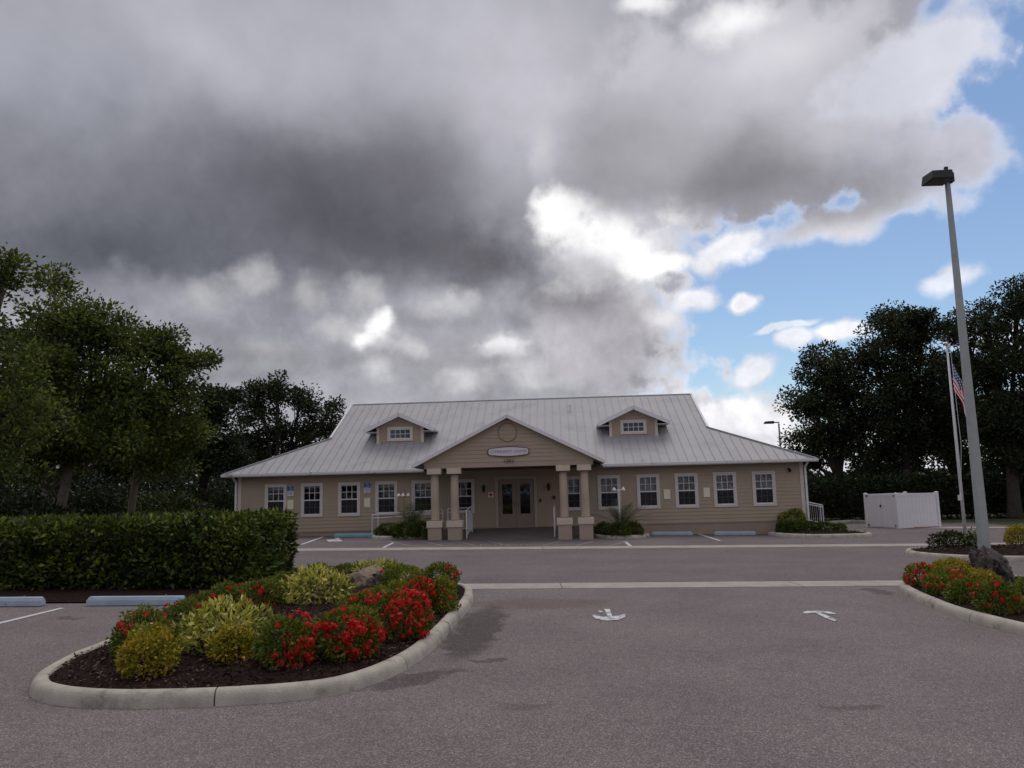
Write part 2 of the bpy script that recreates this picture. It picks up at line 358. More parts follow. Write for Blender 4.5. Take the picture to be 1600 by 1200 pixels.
M_ROCK2 = mat('dark lichen rock', (.060, .048, .048), .9, .5, 5, 1.0, 22, dirt=((.17, .145, .115), 3.4, .57, .66))
M_KERBRED = mat('faded red kerb paint', (.34, .06, .055), .7, .2, 5)
M_RED = mat('red paint', (.55, .035, .03), .5, .06, 4)
M_SIGNW = mat('sign white', (.66, .63, .69), .5, .03, 4)
M_MAROON = mat('sign maroon', (.17, .075, .085), .5, .05, 4)
M_BLUE = mat('sign blue', (.045, .13, .42), .45, .04, 4)
M_INK = mat('sign lettering', (.24, .2, .31), .5, .03, 4)
M_NUM = mat('house numerals', (.05, .047, .045), .5, .05, 4)
M_PLAQ = mat('cream plaque', (.80, .74, .60), .6, .05, 4)
M_GOLD = mat('gilt metal', (.55, .42, .2), .35, .05, 5, metal=.8)
M_HINGE = mat('black hinge', (.02, .02, .022), .5, .1, 5)
L_IXORA = leaf_mat('flowering shrub leaf', (.045, .08, .012), (.19, .25, .028), (.30, .17, .03), .97, .32)
L_IXORA_Y = leaf_mat('bright flowering shrub leaf', (.07, .11, .012), (.27, .31, .03), (.38, .30, .03), .95, .32)
L_GOLD = leaf_mat('golden shrub leaf', (.11, .12, .012), (.48, .40, .03), (.60, .38, .05), .95, .3, nscale=5)
L_VARI = leaf_mat('variegated shrub leaf', (.07, .11, .02), (.60, .56, .10), (.80, .72, .22), .9, .28, nscale=5)
L_FLOW = leaf_mat('red flowers', (.42, .012, .012), (.78, .035, .022), None, trans=.3)
L_FLOW_O = leaf_mat('orange red flowers', (.36, .05, .02), (.66, .10, .035), None, trans=.3)
L_WHITEF = leaf_mat('white flowers', (.5, .52, .45), (.75, .75, .7), None, trans=.3)
L_HEDGE = leaf_mat('hedge leaf', (.012, .025, .005), (.105, .145, .02), (.26, .28, .045), .96, .32, nscale=1.3)
L_BOX = leaf_mat('clipped shrub leaf', (.026, .052, .010), (.10, .14, .02), (.15, .19, .03), .95, .25)
L_OAK = leaf_mat('oak leaf', (.013, .021, .009), (.044, .056, .022), (.075, .085, .033), .95, .25, nscale=.5)
L_LEFT = leaf_mat('broad leaf', (.026, .044, .010), (.125, .158, .026), (.21, .235, .042), .94, .4, nscale=.6)
L_DARK = leaf_mat('dark evergreen leaf', (.010, .018, .006), (.034, .046, .014), None, trans=.22)
L_PALM = leaf_mat('palm frond', (.03, .055, .02), (.10, .13, .05), None, trans=.25)
L_UNDER = leaf_mat('undergrowth leaf', (.016, .026, .008), (.052, .066, .017), (.10, .095, .03), .95, .25)


# ------------------------------------------------------------------ mesh helpers
class MB:
    def __init__(s): s.v = []; s.f = []

    def add(s, vs, fs):
        n = len(s.v); s.v += [tuple(v) for v in vs]; s.f += [tuple(i + n for i in f) for f in fs]; return s

    def box(s, x0, x1, y0, y1, z0, z1):
        return s.add([(x0, y0, z0), (x1, y0, z0), (x1, y1, z0), (x0, y1, z0), (x0, y0, z1), (x1, y0, z1), (x1, y1, z1), (x0, y1, z1)],
                     [(0, 3, 2, 1), (4, 5, 6, 7), (0, 1, 5, 4), (1, 2, 6, 5), (2, 3, 7, 6), (3, 0, 4, 7)])

    def obox(s, p, q, w, h, up=(0, 0, 1)):
        """bar from p to q, w wide and h high"""
        p, q = Vector(p), Vector(q); d = (q - p).normalized(); up = Vector(up)
        if abs(d.dot(up)) > .99: up = Vector((0, 1, 0))
        sd = d.cross(up).normalized() * (w / 2); u2 = sd.cross(d).normalized() * (h / 2)
        vs = [p - sd - u2, p + sd - u2, p + sd + u2, p - sd + u2, q - sd - u2, q + sd - u2, q + sd + u2, q - sd + u2]
        return s.add(vs, [(0, 3, 2, 1), (4, 5, 6, 7), (0, 1, 5, 4), (1, 2, 6, 5), (2, 3, 7, 6), (3, 0, 4, 7)])

    def tube(s, pts, rad, n=8, cap=True):
        pts = [Vector(p) for p in pts]; rings = []
        for i, p in enumerate(pts):
            d = (pts[min(i + 1, len(pts) - 1)] - pts[max(i - 1, 0)]).normalized()
            a = d.cross(Vector((0, 0, 1)) if abs(d.z) < .95 else Vector((1, 0, 0))).normalized(); b = d.cross(a)
            r = rad[i] if hasattr(rad, '__len__') else rad
            rings.append([p + (a * math.cos(2 * PI * k / n) + b * math.sin(2 * PI * k / n)) * r for k in range(n)])
        vs = [v for rg in rings for v in rg]; fs = []
        for i in range(len(pts) - 1):
            for k in range(n):
                fs.append((i * n + k, i * n + (k + 1) % n, (i + 1) * n + (k + 1) % n, (i + 1) * n + k))
        if cap: fs += [tuple(range(n))[::-1], tuple((len(pts) - 1) * n + k for k in range(n))]
        return s.add(vs, fs)

    def lathe(s, prof, n=20, c=(0, 0, 0)):
        vs = []; fs = []
        for r, z in prof:
            for k in range(n): vs.append((c[0] + r * math.cos(2 * PI * k / n), c[1] + r * math.sin(2 * PI * k / n), c[2] + z))
        for i in range(len(prof) - 1):
            for k in range(n): fs.append((i * n + k, i * n + (k + 1) % n, (i + 1) * n + (k + 1) % n, (i + 1) * n + k))
        fs += [tuple(range(n))[::-1], tuple((len(prof) - 1) * n + k for k in range(n))]
        return s.add(vs, fs)

    def prism(s, poly, axis, a, b):
        """extrude a 2D outline along an axis: 'y' outline is (x,z), 'x' outline is (y,z), 'z' outline is (x,y)"""
        n = len(poly)
        def P(p, t): return (p[0], t, p[1]) if axis == 'y' else (t, p[0], p[1]) if axis == 'x' else (p[0], p[1], t)
        vs = [P(p, a) for p in poly] + [P(p, b) for p in poly]
        return s.add(vs, [tuple(range(n))[::-1], tuple(range(n, 2 * n))] + [(i, (i + 1) % n, n + (i + 1) % n, n + i) for i in range(n)])

    def mesh(s, name):
        me = bpy.data.meshes.new(name); me.from_pydata(s.v, [], s.f); me.update()
        return me

    def build(s, name, m, parent=None, smooth=False, bevel=0.0, fix=True):
        me = s.mesh(name)
        if fix:
            import bmesh
            bm = bmesh.new(); bm.from_mesh(me); bmesh.ops.recalc_face_normals(bm, faces=bm.faces); bm.to_mesh(me); bm.free()
        return link(name, me, m, parent, smooth, bevel)


def link(name, me, m, parent=None, smooth=False, bevel=0.0):
    if m is not None and not me.materials: me.materials.append(m)
    o = bpy.data.objects.new(name, me); COL.objects.link(o)
    if parent is not None: o.parent = parent
    if smooth: me.polygons.foreach_set('use_smooth', [True] * len(me.polygons))
    if bevel:
        b = o.modifiers.new('edge', 'BEVEL'); b.width = bevel; b.segments = 2; b.limit_method = 'ANGLE'; b.angle_limit = R(40)
    return o


def quads_mesh(name, V):
    """V: array (n,4,3) of separate quads"""
    V = np.asarray(V, np.float32); n = len(V)
    me = bpy.data.meshes.new(name)
    me.vertices.add(n * 4); me.vertices.foreach_set('co', V.reshape(-1))
    me.loops.add(n * 4); me.loops.foreach_set('vertex_index', np.arange(n * 4, dtype=np.int32))
    me.polygons.add(n); me.polygons.foreach_set('loop_start', np.arange(0, n * 4, 4, dtype=np.int32)); me.polygons.foreach_set('loop_total', np.full(n, 4, np.int32))
    me.update(calc_edges=True)
    return me


def leaves(C, N, rng, length, width, droop=.25, jitter=.5, fold=.25):
    """diamond leaves at C growing along N (plus jitter)"""
    n = len(C)
    d = N + rng.normal(0, jitter, (n, 3)); d[:, 2] -= droop * .5
    d /= np.linalg.norm(d, axis=1)[:, None] + 1e-9
    r = rng.normal(0, 1, (n, 3)); s = np.cross(d, r); s /= np.linalg.norm(s, axis=1)[:, None] + 1e-9
    u = np.cross(s, d)
    L = length * rng.uniform(.65, 1.25, (n, 1)); Wd = width * rng.uniform(.7, 1.2, (n, 1))
    a = C; m = C + d * L * .45
    t = C + d * L - u * L * .12
    return np.stack([a, m + s * Wd * .5 + u * Wd * fold, t, m - s * Wd * .5 + u * Wd * fold], 1)


def thing(name, label, cat, loc=(0, 0, 0), rz=0.0, group=None):
    o = bpy.data.objects.new(name, None); COL.objects.link(o); o.empty_display_size = .2
    o.location = loc; o.rotation_euler = (0, 0, rz)
    return tag(o, label, cat, group)


def tag(o, label, cat, group=None):
    o['label'] = label; o['category'] = cat
    if group: o['group'] = group
    return o


def struct(o, label=None):
    o['kind'] = 'structure'
    if label: o['label'] = label
    return o


def stuff(o, label=None):
    o['kind'] = 'stuff'
    if label: o['label'] = label
    return o


def copy_tree(o, parent=None):
    c = o.copy(); COL.objects.link(c)
    if parent is not None: c.parent = parent
    for ch in [x for x in o.children]: copy_tree(ch, c)
    return c


def text(name, body, size, m, parent, loc, rot=(PI / 2, 0, 0), depth=.006, align='CENTER', spacing=1.0, sx=1.0):
    cu = bpy.data.curves.new(name, 'FONT'); cu.body = body; cu.size = size; cu.extrude = depth
    cu.align_x = align; cu.align_y = 'CENTER'; cu.space_character = spacing; cu.materials.append(m)
    tmp = bpy.data.objects.new(name, cu); COL.objects.link(tmp)
    me = bpy.data.meshes.new_from_object(tmp.evaluated_get(bpy.context.evaluated_depsgraph_get())); me.name = name
    bpy.data.objects.remove(tmp)
    o = bpy.data.objects.new(name, me); COL.objects.link(o); o.parent = parent; o.location = loc; o.rotation_euler = rot; o.scale = (sx, 1, 1)
    if parent is not None: o['kind'] = 'stuff'
    return o


def catmull(pts, n=10, closed=True):
    out = []; k = len(pts)
    for i in range(k if closed else k - 1):
        p0, p1, p2, p3 = [Vector(pts[(i + j) % k] if closed else pts[max(0, min(k - 1, i + j))]) for j in (-1, 0, 1, 2)]
        for j in range(n):
            t = j / n
            out.append(.5 * ((2 * p1) + (-p0 + p2) * t + (2 * p0 - 5 * p1 + 4 * p2 - p3) * t * t + (-p0 + 3 * p1 - 3 * p2 + p3) * t ** 3))
    if not closed: out.append(Vector(pts[-1]))
    return out


# ------------------------------------------------------------------ ground, lot, road, strips
def sheet(name, x0, x1, y0, y1, dz, m, thick=0.0):
    xs = sorted(set([x0, x1] + [b for b in (-25.0, 25.0) if x0 < b < x1]))
    mb = MB(); vs = []; fs = []
    for x in xs: vs += [(x, y0, ground_z(x) + dz), (x, y1, ground_z(x) + dz)]
    for i in range(len(xs) - 1): fs.append((2 * i, 2 * i + 2, 2 * i + 3, 2 * i + 1))
    mb.add(vs, fs)
    return mb.build(name, m, fix=False)


struct(sheet('ground', -900, 900, -200, 1500, -.03, M_GRASS), 'rough grass ground reaching to the horizon')
struct(sheet('parking_lot', -24, 34, -12, 18.4, 0, M_ASPH), 'aged grey asphalt of the near parking lot')
struct(sheet('road', -60, 60, 18.38, 29.6, .004, M_ROAD), 'asphalt road crossing in front of the building')
struct(sheet('building_apron', -13.2, 26, 29.55, 46.5, .002, M_ROAD), 'asphalt parking apron in front of the building')


def strip(name, y0, y1, x0, x1, label):
    s = struct(bpy.data.objects.new(name, None), label); COL.objects.link(s)
    rnd = random.Random(5); x = x0
    while x < x1:
        L = rnd.uniform(4.3, 5.2); xe = min(x + L, x1)
        mb = MB(); g = .012
        a, b = x + g, xe - g
        z = .012
        mb.add([(a, y0, ground_z(a) + z), (b, y0, ground_z(b) + z), (b, y1, ground_z(b) + z), (a, y1, ground_z(a) + z),
                (a, y0 - .01, ground_z(a) - .02), (b, y0 - .01, ground_z(b) - .02), (b, y1 + .01, ground_z(b) - .02), (a, y1 + .01, ground_z(a) - .02)],
               [(0, 1, 2, 3), (4, 5, 1, 0), (5, 6, 2, 1), (6, 7, 3, 2), (7, 4, 0, 3)])
        mb.build('concrete_section', M_STRIP, s, fix=False); x = xe


strip('near_kerb_strip', 17.45, 18.40, -24, 24, 'flush pale concrete strip between parking lot and road')
strip('far_kerb_strip', 28.85, 30.0, -24, 25, 'flush pale concrete strip between road and building apron')


def flat_poly(name, pts, m, dz=.008, label=None):
    mb = MB(); mb.add([(p[0], p[1], ground_z(p[0]) + dz) for p in pts], [tuple(range(len(pts)))])
    o = mb.build(name, m, fix=False)
    return struct(o, label)


def px_poly(name, pts, m, dz=.008, label=None):
    return flat_poly(name, [on_ground(*p) for p in pts], m, dz, label)


def line(name, a, b, w, m=None, label=None, dz=.008):
    a, b = Vector((a[0], a[1])), Vector((b[0], b[1])); d = (b - a).normalized(); s = Vector((-d.y, d.x)) * w / 2
    return flat_poly(name, [a - s, b - s, b + s, a + s], m or M_LINE, dz, label)


def union_struct(name, label, polys, m, dz=.008):
    mb = MB()
    for i, pts in enumerate(polys):
        mb.add([(p[0], p[1], ground_z(p[0]) + dz + .0007 * i) for p in pts], [tuple(range(len(pts)))])
    return struct(mb.build(name, m, fix=False), label)


G_ = lambda x, y: on_ground(x, y)
# left arrow: points at the camera, barbs swept back
union_struct('painted_arrow', 'worn white arrow on the asphalt pointing toward the camera',
             [[G_(944, 952), G_(953, 952.5), G_(957, 964.5), G_(950, 964.5)],
              [G_(925, 962), G_(930, 961), G_(940, 964), G_(952, 964), G_(952, 970.5), G_(940, 969.5), G_(930, 967)],
              [G_(952, 964.1), G_(966, 962.8), G_(977, 960), G_(977, 965), G_(967, 969), G_(952, 970.6)],
              [G_(932, 955), G_(937, 954), G_(943, 957), G_(938, 958)]], M_PAINT)
union_struct('painted_arrow', 'white forked turn arrow on the asphalt near the right island',
             [[G_(1255, 957), G_(1262, 955), G_(1286, 955.3), G_(1284, 958.5), G_(1268, 958), G_(1256, 960)],
              [G_(1283, 958), G_(1286, 955.4), G_(1297, 956.5), G_(1306, 959.5), G_(1304, 961), G_(1294, 959.3)],
              [G_(1274, 958.2), G_(1283, 958.4), G_(1308, 969.5), G_(1304, 971.5), G_(1290, 966.5)]], M_PAINT)
line('parking_line', (-8.38, 15.1), (-8.62, 10.0), .11, label='white stall line running to the gap between the two blue wheel stops')
line('parking_line', (-11.1, 15.1), (-11.3, 10.0), .11, label='white stall line left of the blue wheel stops')
# apron markings
line('parking_line', on_ground(471, 851), on_ground(505, 839), .12, label='white stall line on the apron left of the teal stop')
line('parking_line', on_ground(599, 856), on_ground(615, 848), .12, label='white stall line at the left planter tip')
line('parking_line', on_ground(986, 854), on_ground(976, 846), .12, label='white stall line beside the right planter')
line('parking_line', on_ground(1125, 845), on_ground(1090, 834), .12, label='white stall line between the two pale wheel stops at the building')
for i in range(7):
    x = 640 + i * 52
    a, b = on_ground(x, 853), on_ground(x - 34 if i < 4 else x + 30, 845.5)
    line('hatch_line', a, b, .12, M_FAINT, label='faint white hatch line on the apron before the porch')
nt = text('painted_lettering', 'NO PARKING', 1.15, M_FAINT, None, (-.15, 31.0, ground_z(-.15) + .012), rot=(0, -TILT, 0), depth=.001, sx=.36)
struct(nt, 'white painted lettering NO PARKING on the apron before the porch')
union_struct('painted_symbol', 'faded white accessible parking symbol on the apron by the teal stop',
             [[G_(510, 843.5), G_(532, 842.5), G_(535, 846), G_(513, 846.5)], [G_(524, 840.5), G_(530, 840.5), G_(530, 842.5), G_(524, 842.5)]], M_PAINT)


# ------------------------------------------------------------------ planting islands
def resample(pts, step):
    out = [pts[0].copy()]; acc = 0; k = len(pts)
    for i in range(k):
        a, b = pts[i], pts[(i + 1) % k]; L = (b - a).length; pos = step - acc
        while pos <= L: out.append(a + (b - a) * (pos / L)); pos += step
        acc = (acc + L) % step
    return out


def inside(poly, x, y):
    c = False; k = len(poly); j = k - 1
    for i in range(k):
        xi, yi, xj, yj = poly[i][0], poly[i][1], poly[j][0], poly[j][1]
        if (yi > y) != (yj > y) and x < (xj - xi) * (y - yi) / (yj - yi) + xi: c = not c
        j = i
    return c


def island(name, ctrl, label, kerb_h=.15, kerb_w=.18, chips=2500, sec=2.6, seed=1, chip_len=.06, near=None):
    pts = resample(catmull([Vector((p[0], p[1], 0)) for p in ctrl], 12), .16)
    if (pts[0] - pts[-1]).length < .08: pts.pop()
    k = len(pts)
    area = sum(pts[i].x * pts[(i + 1) % k].y - pts[(i + 1) % k].x * pts[i].y for i in range(k))
    sgn = 1 if area > 0 else -1
    nor = []
    for i in range(k):
        d = (pts[(i + 1) % k] - pts[i - 1]).normalized(); nor.append(Vector((-d.y, d.x, 0)) * sgn)
    rnd = random.Random(seed)
    e = struct(bpy.data.objects.new(name, None), label); COL.objects.link(e)
    # rounded kerb profile: (inset, height)
    prof = [(0, -.03), (.010, kerb_h * .35), (.022, kerb_h * .62), (.042, kerb_h * .84), (.075, kerb_h * .97), (.11, kerb_h), (kerb_w - .02, kerb_h), (kerb_w, kerb_h - .015), (kerb_w, -.03)]
    i = 0; per = max(8, int(sec / .16))
    while i < k:
        j = min(i + per, k)
        if k - j < per // 2: j = k
        vs = []; fs = []; n = len(prof); m = j - i + 1
        for q in range(m):
            idx = (i + q) % k; p = pts[idx].copy(); nn = nor[idx]
            if q == 0: p = p + (pts[(idx + 1) % k] - p) * .05
            if q == m - 1: p = p - (p - pts[idx - 1]) * .05
            wob = .004 * mnoise.noise((p.x * 2, p.y * 2, seed))
            for (w, h) in prof:
                a = p + nn * w; hh = h * (1 + .02 * mnoise.noise((p.x * 1.3, p.y * 1.3, 7))) + (wob if h > 0 else 0)
                vs.append((a.x, a.y, ground_z(a.x) + hh))
        for q in range(m - 1):
            for r_ in range(n - 1): fs.append((q * n + r_, (q + 1) * n + r_, (q + 1) * n + r_ + 1, q * n + r_ + 1))
        mb = MB(); mb.add(vs, fs); mb.add(vs[:n], [tuple(range(n))]); mb.add(vs[-n:], [tuple(range(n))[::-1]])
        mb.build('kerb_section', M_CONC, e, smooth=True)
        i = j
    # mulch bed
    inner = [pts[i] + nor[i] * (kerb_w - .01) for i in range(k)]
    cx = sum(p.x for p in inner) / k; cy = sum(p.y for p in inner) / k
    rings = 9; vs = []; fs = []
    for r_ in range(rings):
        t = r_ / rings
        for p in inner:
            x = p.x + (cx - p.x) * t; y = p.y + (cy - p.y) * t
            z = ground_z(x) + kerb_h - .035 + .10 * min(1, t * 1.6) + (.035 * mnoise.noise((x * 3, y * 3, 3)) + .02 * mnoise.noise((x * 9, y * 9, 5))) * min(1, .4 + t * 4)
            vs.append((x, y, z))
    vs.append((cx, cy, ground_z(cx) + kerb_h + .08))
    for r_ in range(rings - 1):
        for i in range(k): fs.append((r_ * k + i, r_ * k + (i + 1) % k, (r_ + 1) * k + (i + 1) % k, (r_ + 1) * k + i))
    for i in range(k): fs.append(((rings - 1) * k + i, (rings - 1) * k + (i + 1) % k, len(vs) - 1))
    mb = MB(); mb.add(vs, fs); stuff(mb.build('mulch', M_MULCH, e, smooth=True, fix=True))
    # loose chips
    xs = [p.x for p in inner]; ys = [p.y for p in inner]; C = []
    lo_y, hi_y = (min(ys), max(ys)) if near is None else (min(ys), near)
    while len(C) < chips:
        x, y = rnd.uniform(min(xs), max(xs)), rnd.uniform(lo_y, hi_y)
        if inside(inner, x, y):
            # edge distance gives the same mound as the bed
            t = min(math.hypot(x - p.x, y - p.y) for p in inner[::4]) / (.5 * min(max(xs) - min(xs), max(ys) - min(ys)) + .01)
            C.append((x, y, ground_z(x) + kerb_h - .03 + .10 * min(1, t * 1.5) + rnd.uniform(-.012, .03)))
    rng = np.random.default_rng(seed); C = np.array(C)
    N = rng.normal(0, 1, (len(C), 3)); N[:, 2] *= .25
    q = leaves(C, N, rng, chip_len, chip_len * .4, 0, .2, .1)
    stuff(link('mulch_chips', quads_mesh('mulch_chips', q), M_CHIP, e))
    return e, inner


island('front_island', [(-5.28, 8.95), (-4.75, 8.38), (-3.84, 8.16), (-2.52, 8.34), (-1.72, 8.86), (-1.21, 10.39), (-.95, 13.34), (-.84, 15.75),
                        (-1.1, 17.35), (-2.2, 18.2), (-4.4, 18.3), (-5.5, 17.4), (-5.62, 14.5), (-5.6, 11.2), (-5.55, 10.0)],
       'planting island with pale concrete kerb and dark mulch in the left foreground', chips=9000, seed=3, chip_len=.055, near=14.5)
island('right_island', [(8.48, 17.66), (7.75, 16.7), (7.25, 14.73), (7.04, 13.16), (7.13, 11.4), (7.3, 9.2), (8.6, 8.2), (11.5, 8.6), (12.6, 11.0), (12.4, 15.5), (11.4, 17.8), (9.8, 18.1)],
       'planting island with pale concrete kerb at the right edge of the lot', chips=5000, seed=4, chip_len=.06)
island('far_island', [(12.0, 25.0), (12.6, 23.3), (14.4, 22.7), (18.0, 22.6), (22.5, 23.0), (23.2, 25.2), (22.0, 27.5), (17.0, 27.7), (13.2, 26.7)],
       'planting island on the far side of the road under the lamp pole', chips=2500, seed=6, chip_len=.09)

O_B = Vector((0.02, 37.85, 0.0)); PSI = R(3)
EX = Vector((math.cos(PSI), -math.sin(PSI), 0)); NB = Vector((math.sin(PSI), math.cos(PSI), 0))


def bw(u, v, z=None):
    p = O_B + EX * u + NB * v
    p.z = ground_z(p.x) if z is None else z
    return p


def bpts(l): return [(bw(u, v).x, bw(u, v).y) for u, v in l]


island('planter_bed', bpts([(-6.35, -1.6), (-6.1, -2.7), (-5.0, -3.1), (-3.9, -2.8), (-3.75, -1.5), (-4.4, -1.0), (-5.6, -1.0)]),
       'kerbed planter bed left of the porch columns', chips=300, seed=8, chip_len=.1)
island('planter_bed', bpts([(3.5, -1.2), (3.6, -2.7), (4.3, -3.3), (5.2, -3.2), (5.95, -2.0), (5.6, -1.0), (4.5, -.8)]),
       'kerbed planter bed right of the porch columns', chips=300, seed=9, chip_len=.1)
island('planter_bed', bpts([(11.3, -.9), (11.6, -2.4), (12.6, -3.2), (14.2, -3.0), (15.3, -2.3), (15.5, -1.2), (14.8, -.4), (12.6, -.5)]),
       'kerbed planter bed at the right corner of the building', chips=300, seed=10, chip_len=.1)
# mulch under the long hedge
mb = MB(); vs = []; fs = []; nx, ny = 70, 24
for i in range(nx + 1):
    for j in range(ny + 1):
        x = -17 + 11.4 * i / nx; y = 15.75 + 6.2 * j / ny
        vs.append((x, y, ground_z(x) + .025 + .06 * min(1, j / 3, i / 3 + .2, (nx - i) / 3) + .02 * mnoise.noise((x * 4, y * 4, 0))))
for i in range(nx):
    for j in range(ny): fs.append((i * (ny + 1) + j, (i + 1) * (ny + 1) + j, (i + 1) * (ny + 1) + j + 1, i * (ny + 1) + j + 1))
mb.add(vs, fs); stuff(mb.build('mulch_bed', M_MULCH, None, smooth=True), 'dark mulch bed under the long clipped hedge')


# ------------------------------------------------------------------ building
B = thing('community_center', 'long beige single storey hall with grey metal roof, two dormers and columned porch', 'building', O_B, -PSI)
UL, UR = -13.25, 13.3          # ends of the front wall
SB, ET = .385, 3.06            # bottom of siding, underside of eave
DEPTH = 16.0
EZ, SL, OV = 3.14, .5, .6      # roof surface height at the eave, slope, overhang
WIN_W, WIN_H = 1.06, 1.60      # over the trim
WINS = [-11.42, -9.67, -7.88, -6.1, -4.36, -2.44, 2.62, 4.38, 6.19, 7.95, 9.71, 11.49]
WZ = 1.855


def boards(mb, u0, u1, z0, z1, v, holes=(), pitch=.165, face=-1, top=None):
    """lap siding facing -v: each course a tilted board with a lip, cut round openings (u0,u1,z0,z1); top(z)->(u0,u1) clips to a gable"""
    z = z0
    lip = .024
    while z < z1 - 1e-4:
        zt = min(z + pitch, z1)
        cuts = sorted({z, zt} | {q for h in holes for q in h[2:] if z < q < zt})
        for za, zb in zip(cuts[:-1], cuts[1:]):
            a0, a1 = (u0, u1) if top is None else top(za)
            b0, b1 = (u0, u1) if top is None else top(zb)
            spans = [(a0, a1, b0, b1)]
            for (h0, h1, hz0, hz1) in holes:
                if hz0 < zb - 1e-4 and hz1 > za + 1e-4:
                    ns = []
                    for (s0, s1, t0, t1) in spans:
                        if h1 <= s0 or h0 >= s1: ns.append((s0, s1, t0, t1)); continue
                        if h0 > s0: ns.append((s0, h0, t0, h0))
                        if h1 < s1: ns.append((h1, s1, h1, t1))
                    spans = ns
            la, lb = [lip + (.004 - lip) * (q - z) / (zt - z) for q in (za, zb)]
            for (s0, s1, t0, t1) in spans:
                if s1 - s0 < .01: continue
                mb.add([(s0, v - la, za), (s1, v - la, za), (t1, v - lb, zb), (t0, v - lb, zb), (s0, v, za), (s1, v, za)], [(0, 1, 2, 3)] + ([(4, 5, 1, 0)] if za == z else []))
        z = zt


DOOR = (-.94, 1.02, .35, 2.72)
holes = [(w - WIN_W / 2 + .05, w + WIN_W / 2 - .05, WZ - WIN_H / 2 + .05, WZ + WIN_H / 2 - .05) for w in WINS] + [(DOOR[0] + .04, DOOR[1] - .04, DOOR[2], DOOR[3] - .04)]
mb = MB(); boards(mb, UL, UR, SB, ET, 0, holes)
stuff(mb.build('siding', M_SID, B, fix=False))
# body behind the boards: dark rooms behind the openings, side and back walls
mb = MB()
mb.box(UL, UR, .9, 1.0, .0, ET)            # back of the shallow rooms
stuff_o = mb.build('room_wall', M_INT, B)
mb = MB()
mb.box(UL + .01, UL + .15, .02, DEPTH, -.1, ET); mb.box(UR - .15, UR - .01, .02, DEPTH, -.35, ET); mb.box(UL, UR, DEPTH - .1, DEPTH, -.3, ET)
mb.build('wall', M_SID, B)
mb = MB(); mb.box(UL, UR, .012, .89, .29, .33); mb.box(UL, UR, .02, .89, ET - .06, ET - .01)
mb.build('room_floor', M_INT, B)
mb = MB(); mb.box(UL - .0, UR + .0, .008, .25, -.45, SB - .03); mb.box(UL, UR, -.02, .006, SB - .045, SB - .004)
mb.build('foundation', M_FOUND, B)
# corner boards
for u in (UL + .07, UR - .07):
    mb = MB(); mb.box(u - .085, u + .085, -.04, .06, SB, ET - .02); mb.build('corner_board', M_TRIM, B)


def window(u, z, w, h, v, parent, rows=2, cols=3, blind=0, lower_blind=False, single=False):
    win = MB()
    t = .11
    win.box(u - w / 2, u - w / 2 + t, v - .05, v + .02, z - h / 2, z + h / 2)
    win.box(u + w / 2 - t, u + w / 2, v - .05, v + .02, z - h / 2, z + h / 2)
    win.box(u - w / 2 + t, u + w / 2 - t, v - .052, v + .02, z + h / 2 - t, z + h / 2)
    win.box(u - w / 2 + t, u + w / 2 - t, v - .058, v + .02, z - h / 2, z - h / 2 + t * .9)
    o = win.build('window', M_TRIM, parent, bevel=.004)
    x0, x1, z0, z1 = u - w / 2 + t, u + w / 2 - t, z - h / 2 + t * .9, z + h / 2 - t
    fr = MB(); s = .042
    fr.box(x0, x0 + s, v - .03, v + .06, z0, z1); fr.box(x1 - s, x1, v - .03, v + .06, z0, z1)
    fr.box(x0 + s, x1 - s, v - .028, v + .06, z0, z0 + s * 1.3); fr.box(x0 + s, x1 - s, v - .028, v + .06, z1 - s, z1)
    zm = (z0 + z1) / 2
    if not single: fr.box(x0 + s, x1 - s, v - .02, v + .05, zm - .028, zm + .028)
    fr.build('sash', M_RAIL, o)
    gx0, gx1 = x0 + s, x1 - s

    def grille(a, b, y, m, nm, wd):
        g = MB()
        for c in range(1, cols): x = gx0 + (gx1 - gx0) * c / cols; g.box(x - wd / 2, x + wd / 2, y, y + .012, a, b)
        for r_ in range(1, rows): q = a + (b - a) * r_ / rows; g.box(gx0, gx1, y - .0015, y + .0105, q - wd / 2, q + wd / 2)
        g.build(nm, m, o)
    if single:
        grille(z0 + s * 1.3, z1 - s, v - .008, M_RAIL, 'glazing_bars', .026)
        p = MB(); p.box(gx0, gx1, v + .008, v + .014, z0 + s * 1.3, z1 - s); p.build('pane', M_GLASS, o)
    else:
        grille(zm + .028, z1 - s, v - .006, M_RAIL, 'glazing_bars', .026)
        grille(z0 + s * 1.3, zm - .028, v + .022, M_RAIL, 'glazing_bars', .020)
        p = MB(); p.box(gx0, gx1, v + .008, v + .014, zm + .028, z1 - s); p.build('pane', M_GLASS, o)
        p = MB(); p.box(gx0, gx1, v + .036, v + .042, z0 + s * 1.3, zm - .028); p.build('pane', M_GLASS, o)
        sc = MB(); sc.box(gx0, gx1, v - .004, v - .003, z0 + s * 1.3, zm - .028); sc.build('insect_screen', screen_mat(), o)
    if blind:
        b = MB(); n = int(blind * (z1 - z0) / .05)
        for i in range(n):
            q = z1 - s - .05 * i
            b.add([(gx0 + .004, v + .10, q), (gx1 - .004, v + .10, q), (gx1 - .004, v + .085, q - .046), (gx0 + .004, v + .085, q - .046)], [(0, 1, 2, 3)])
        b.build('blind', M_BLIND, o, fix=False)
    return o


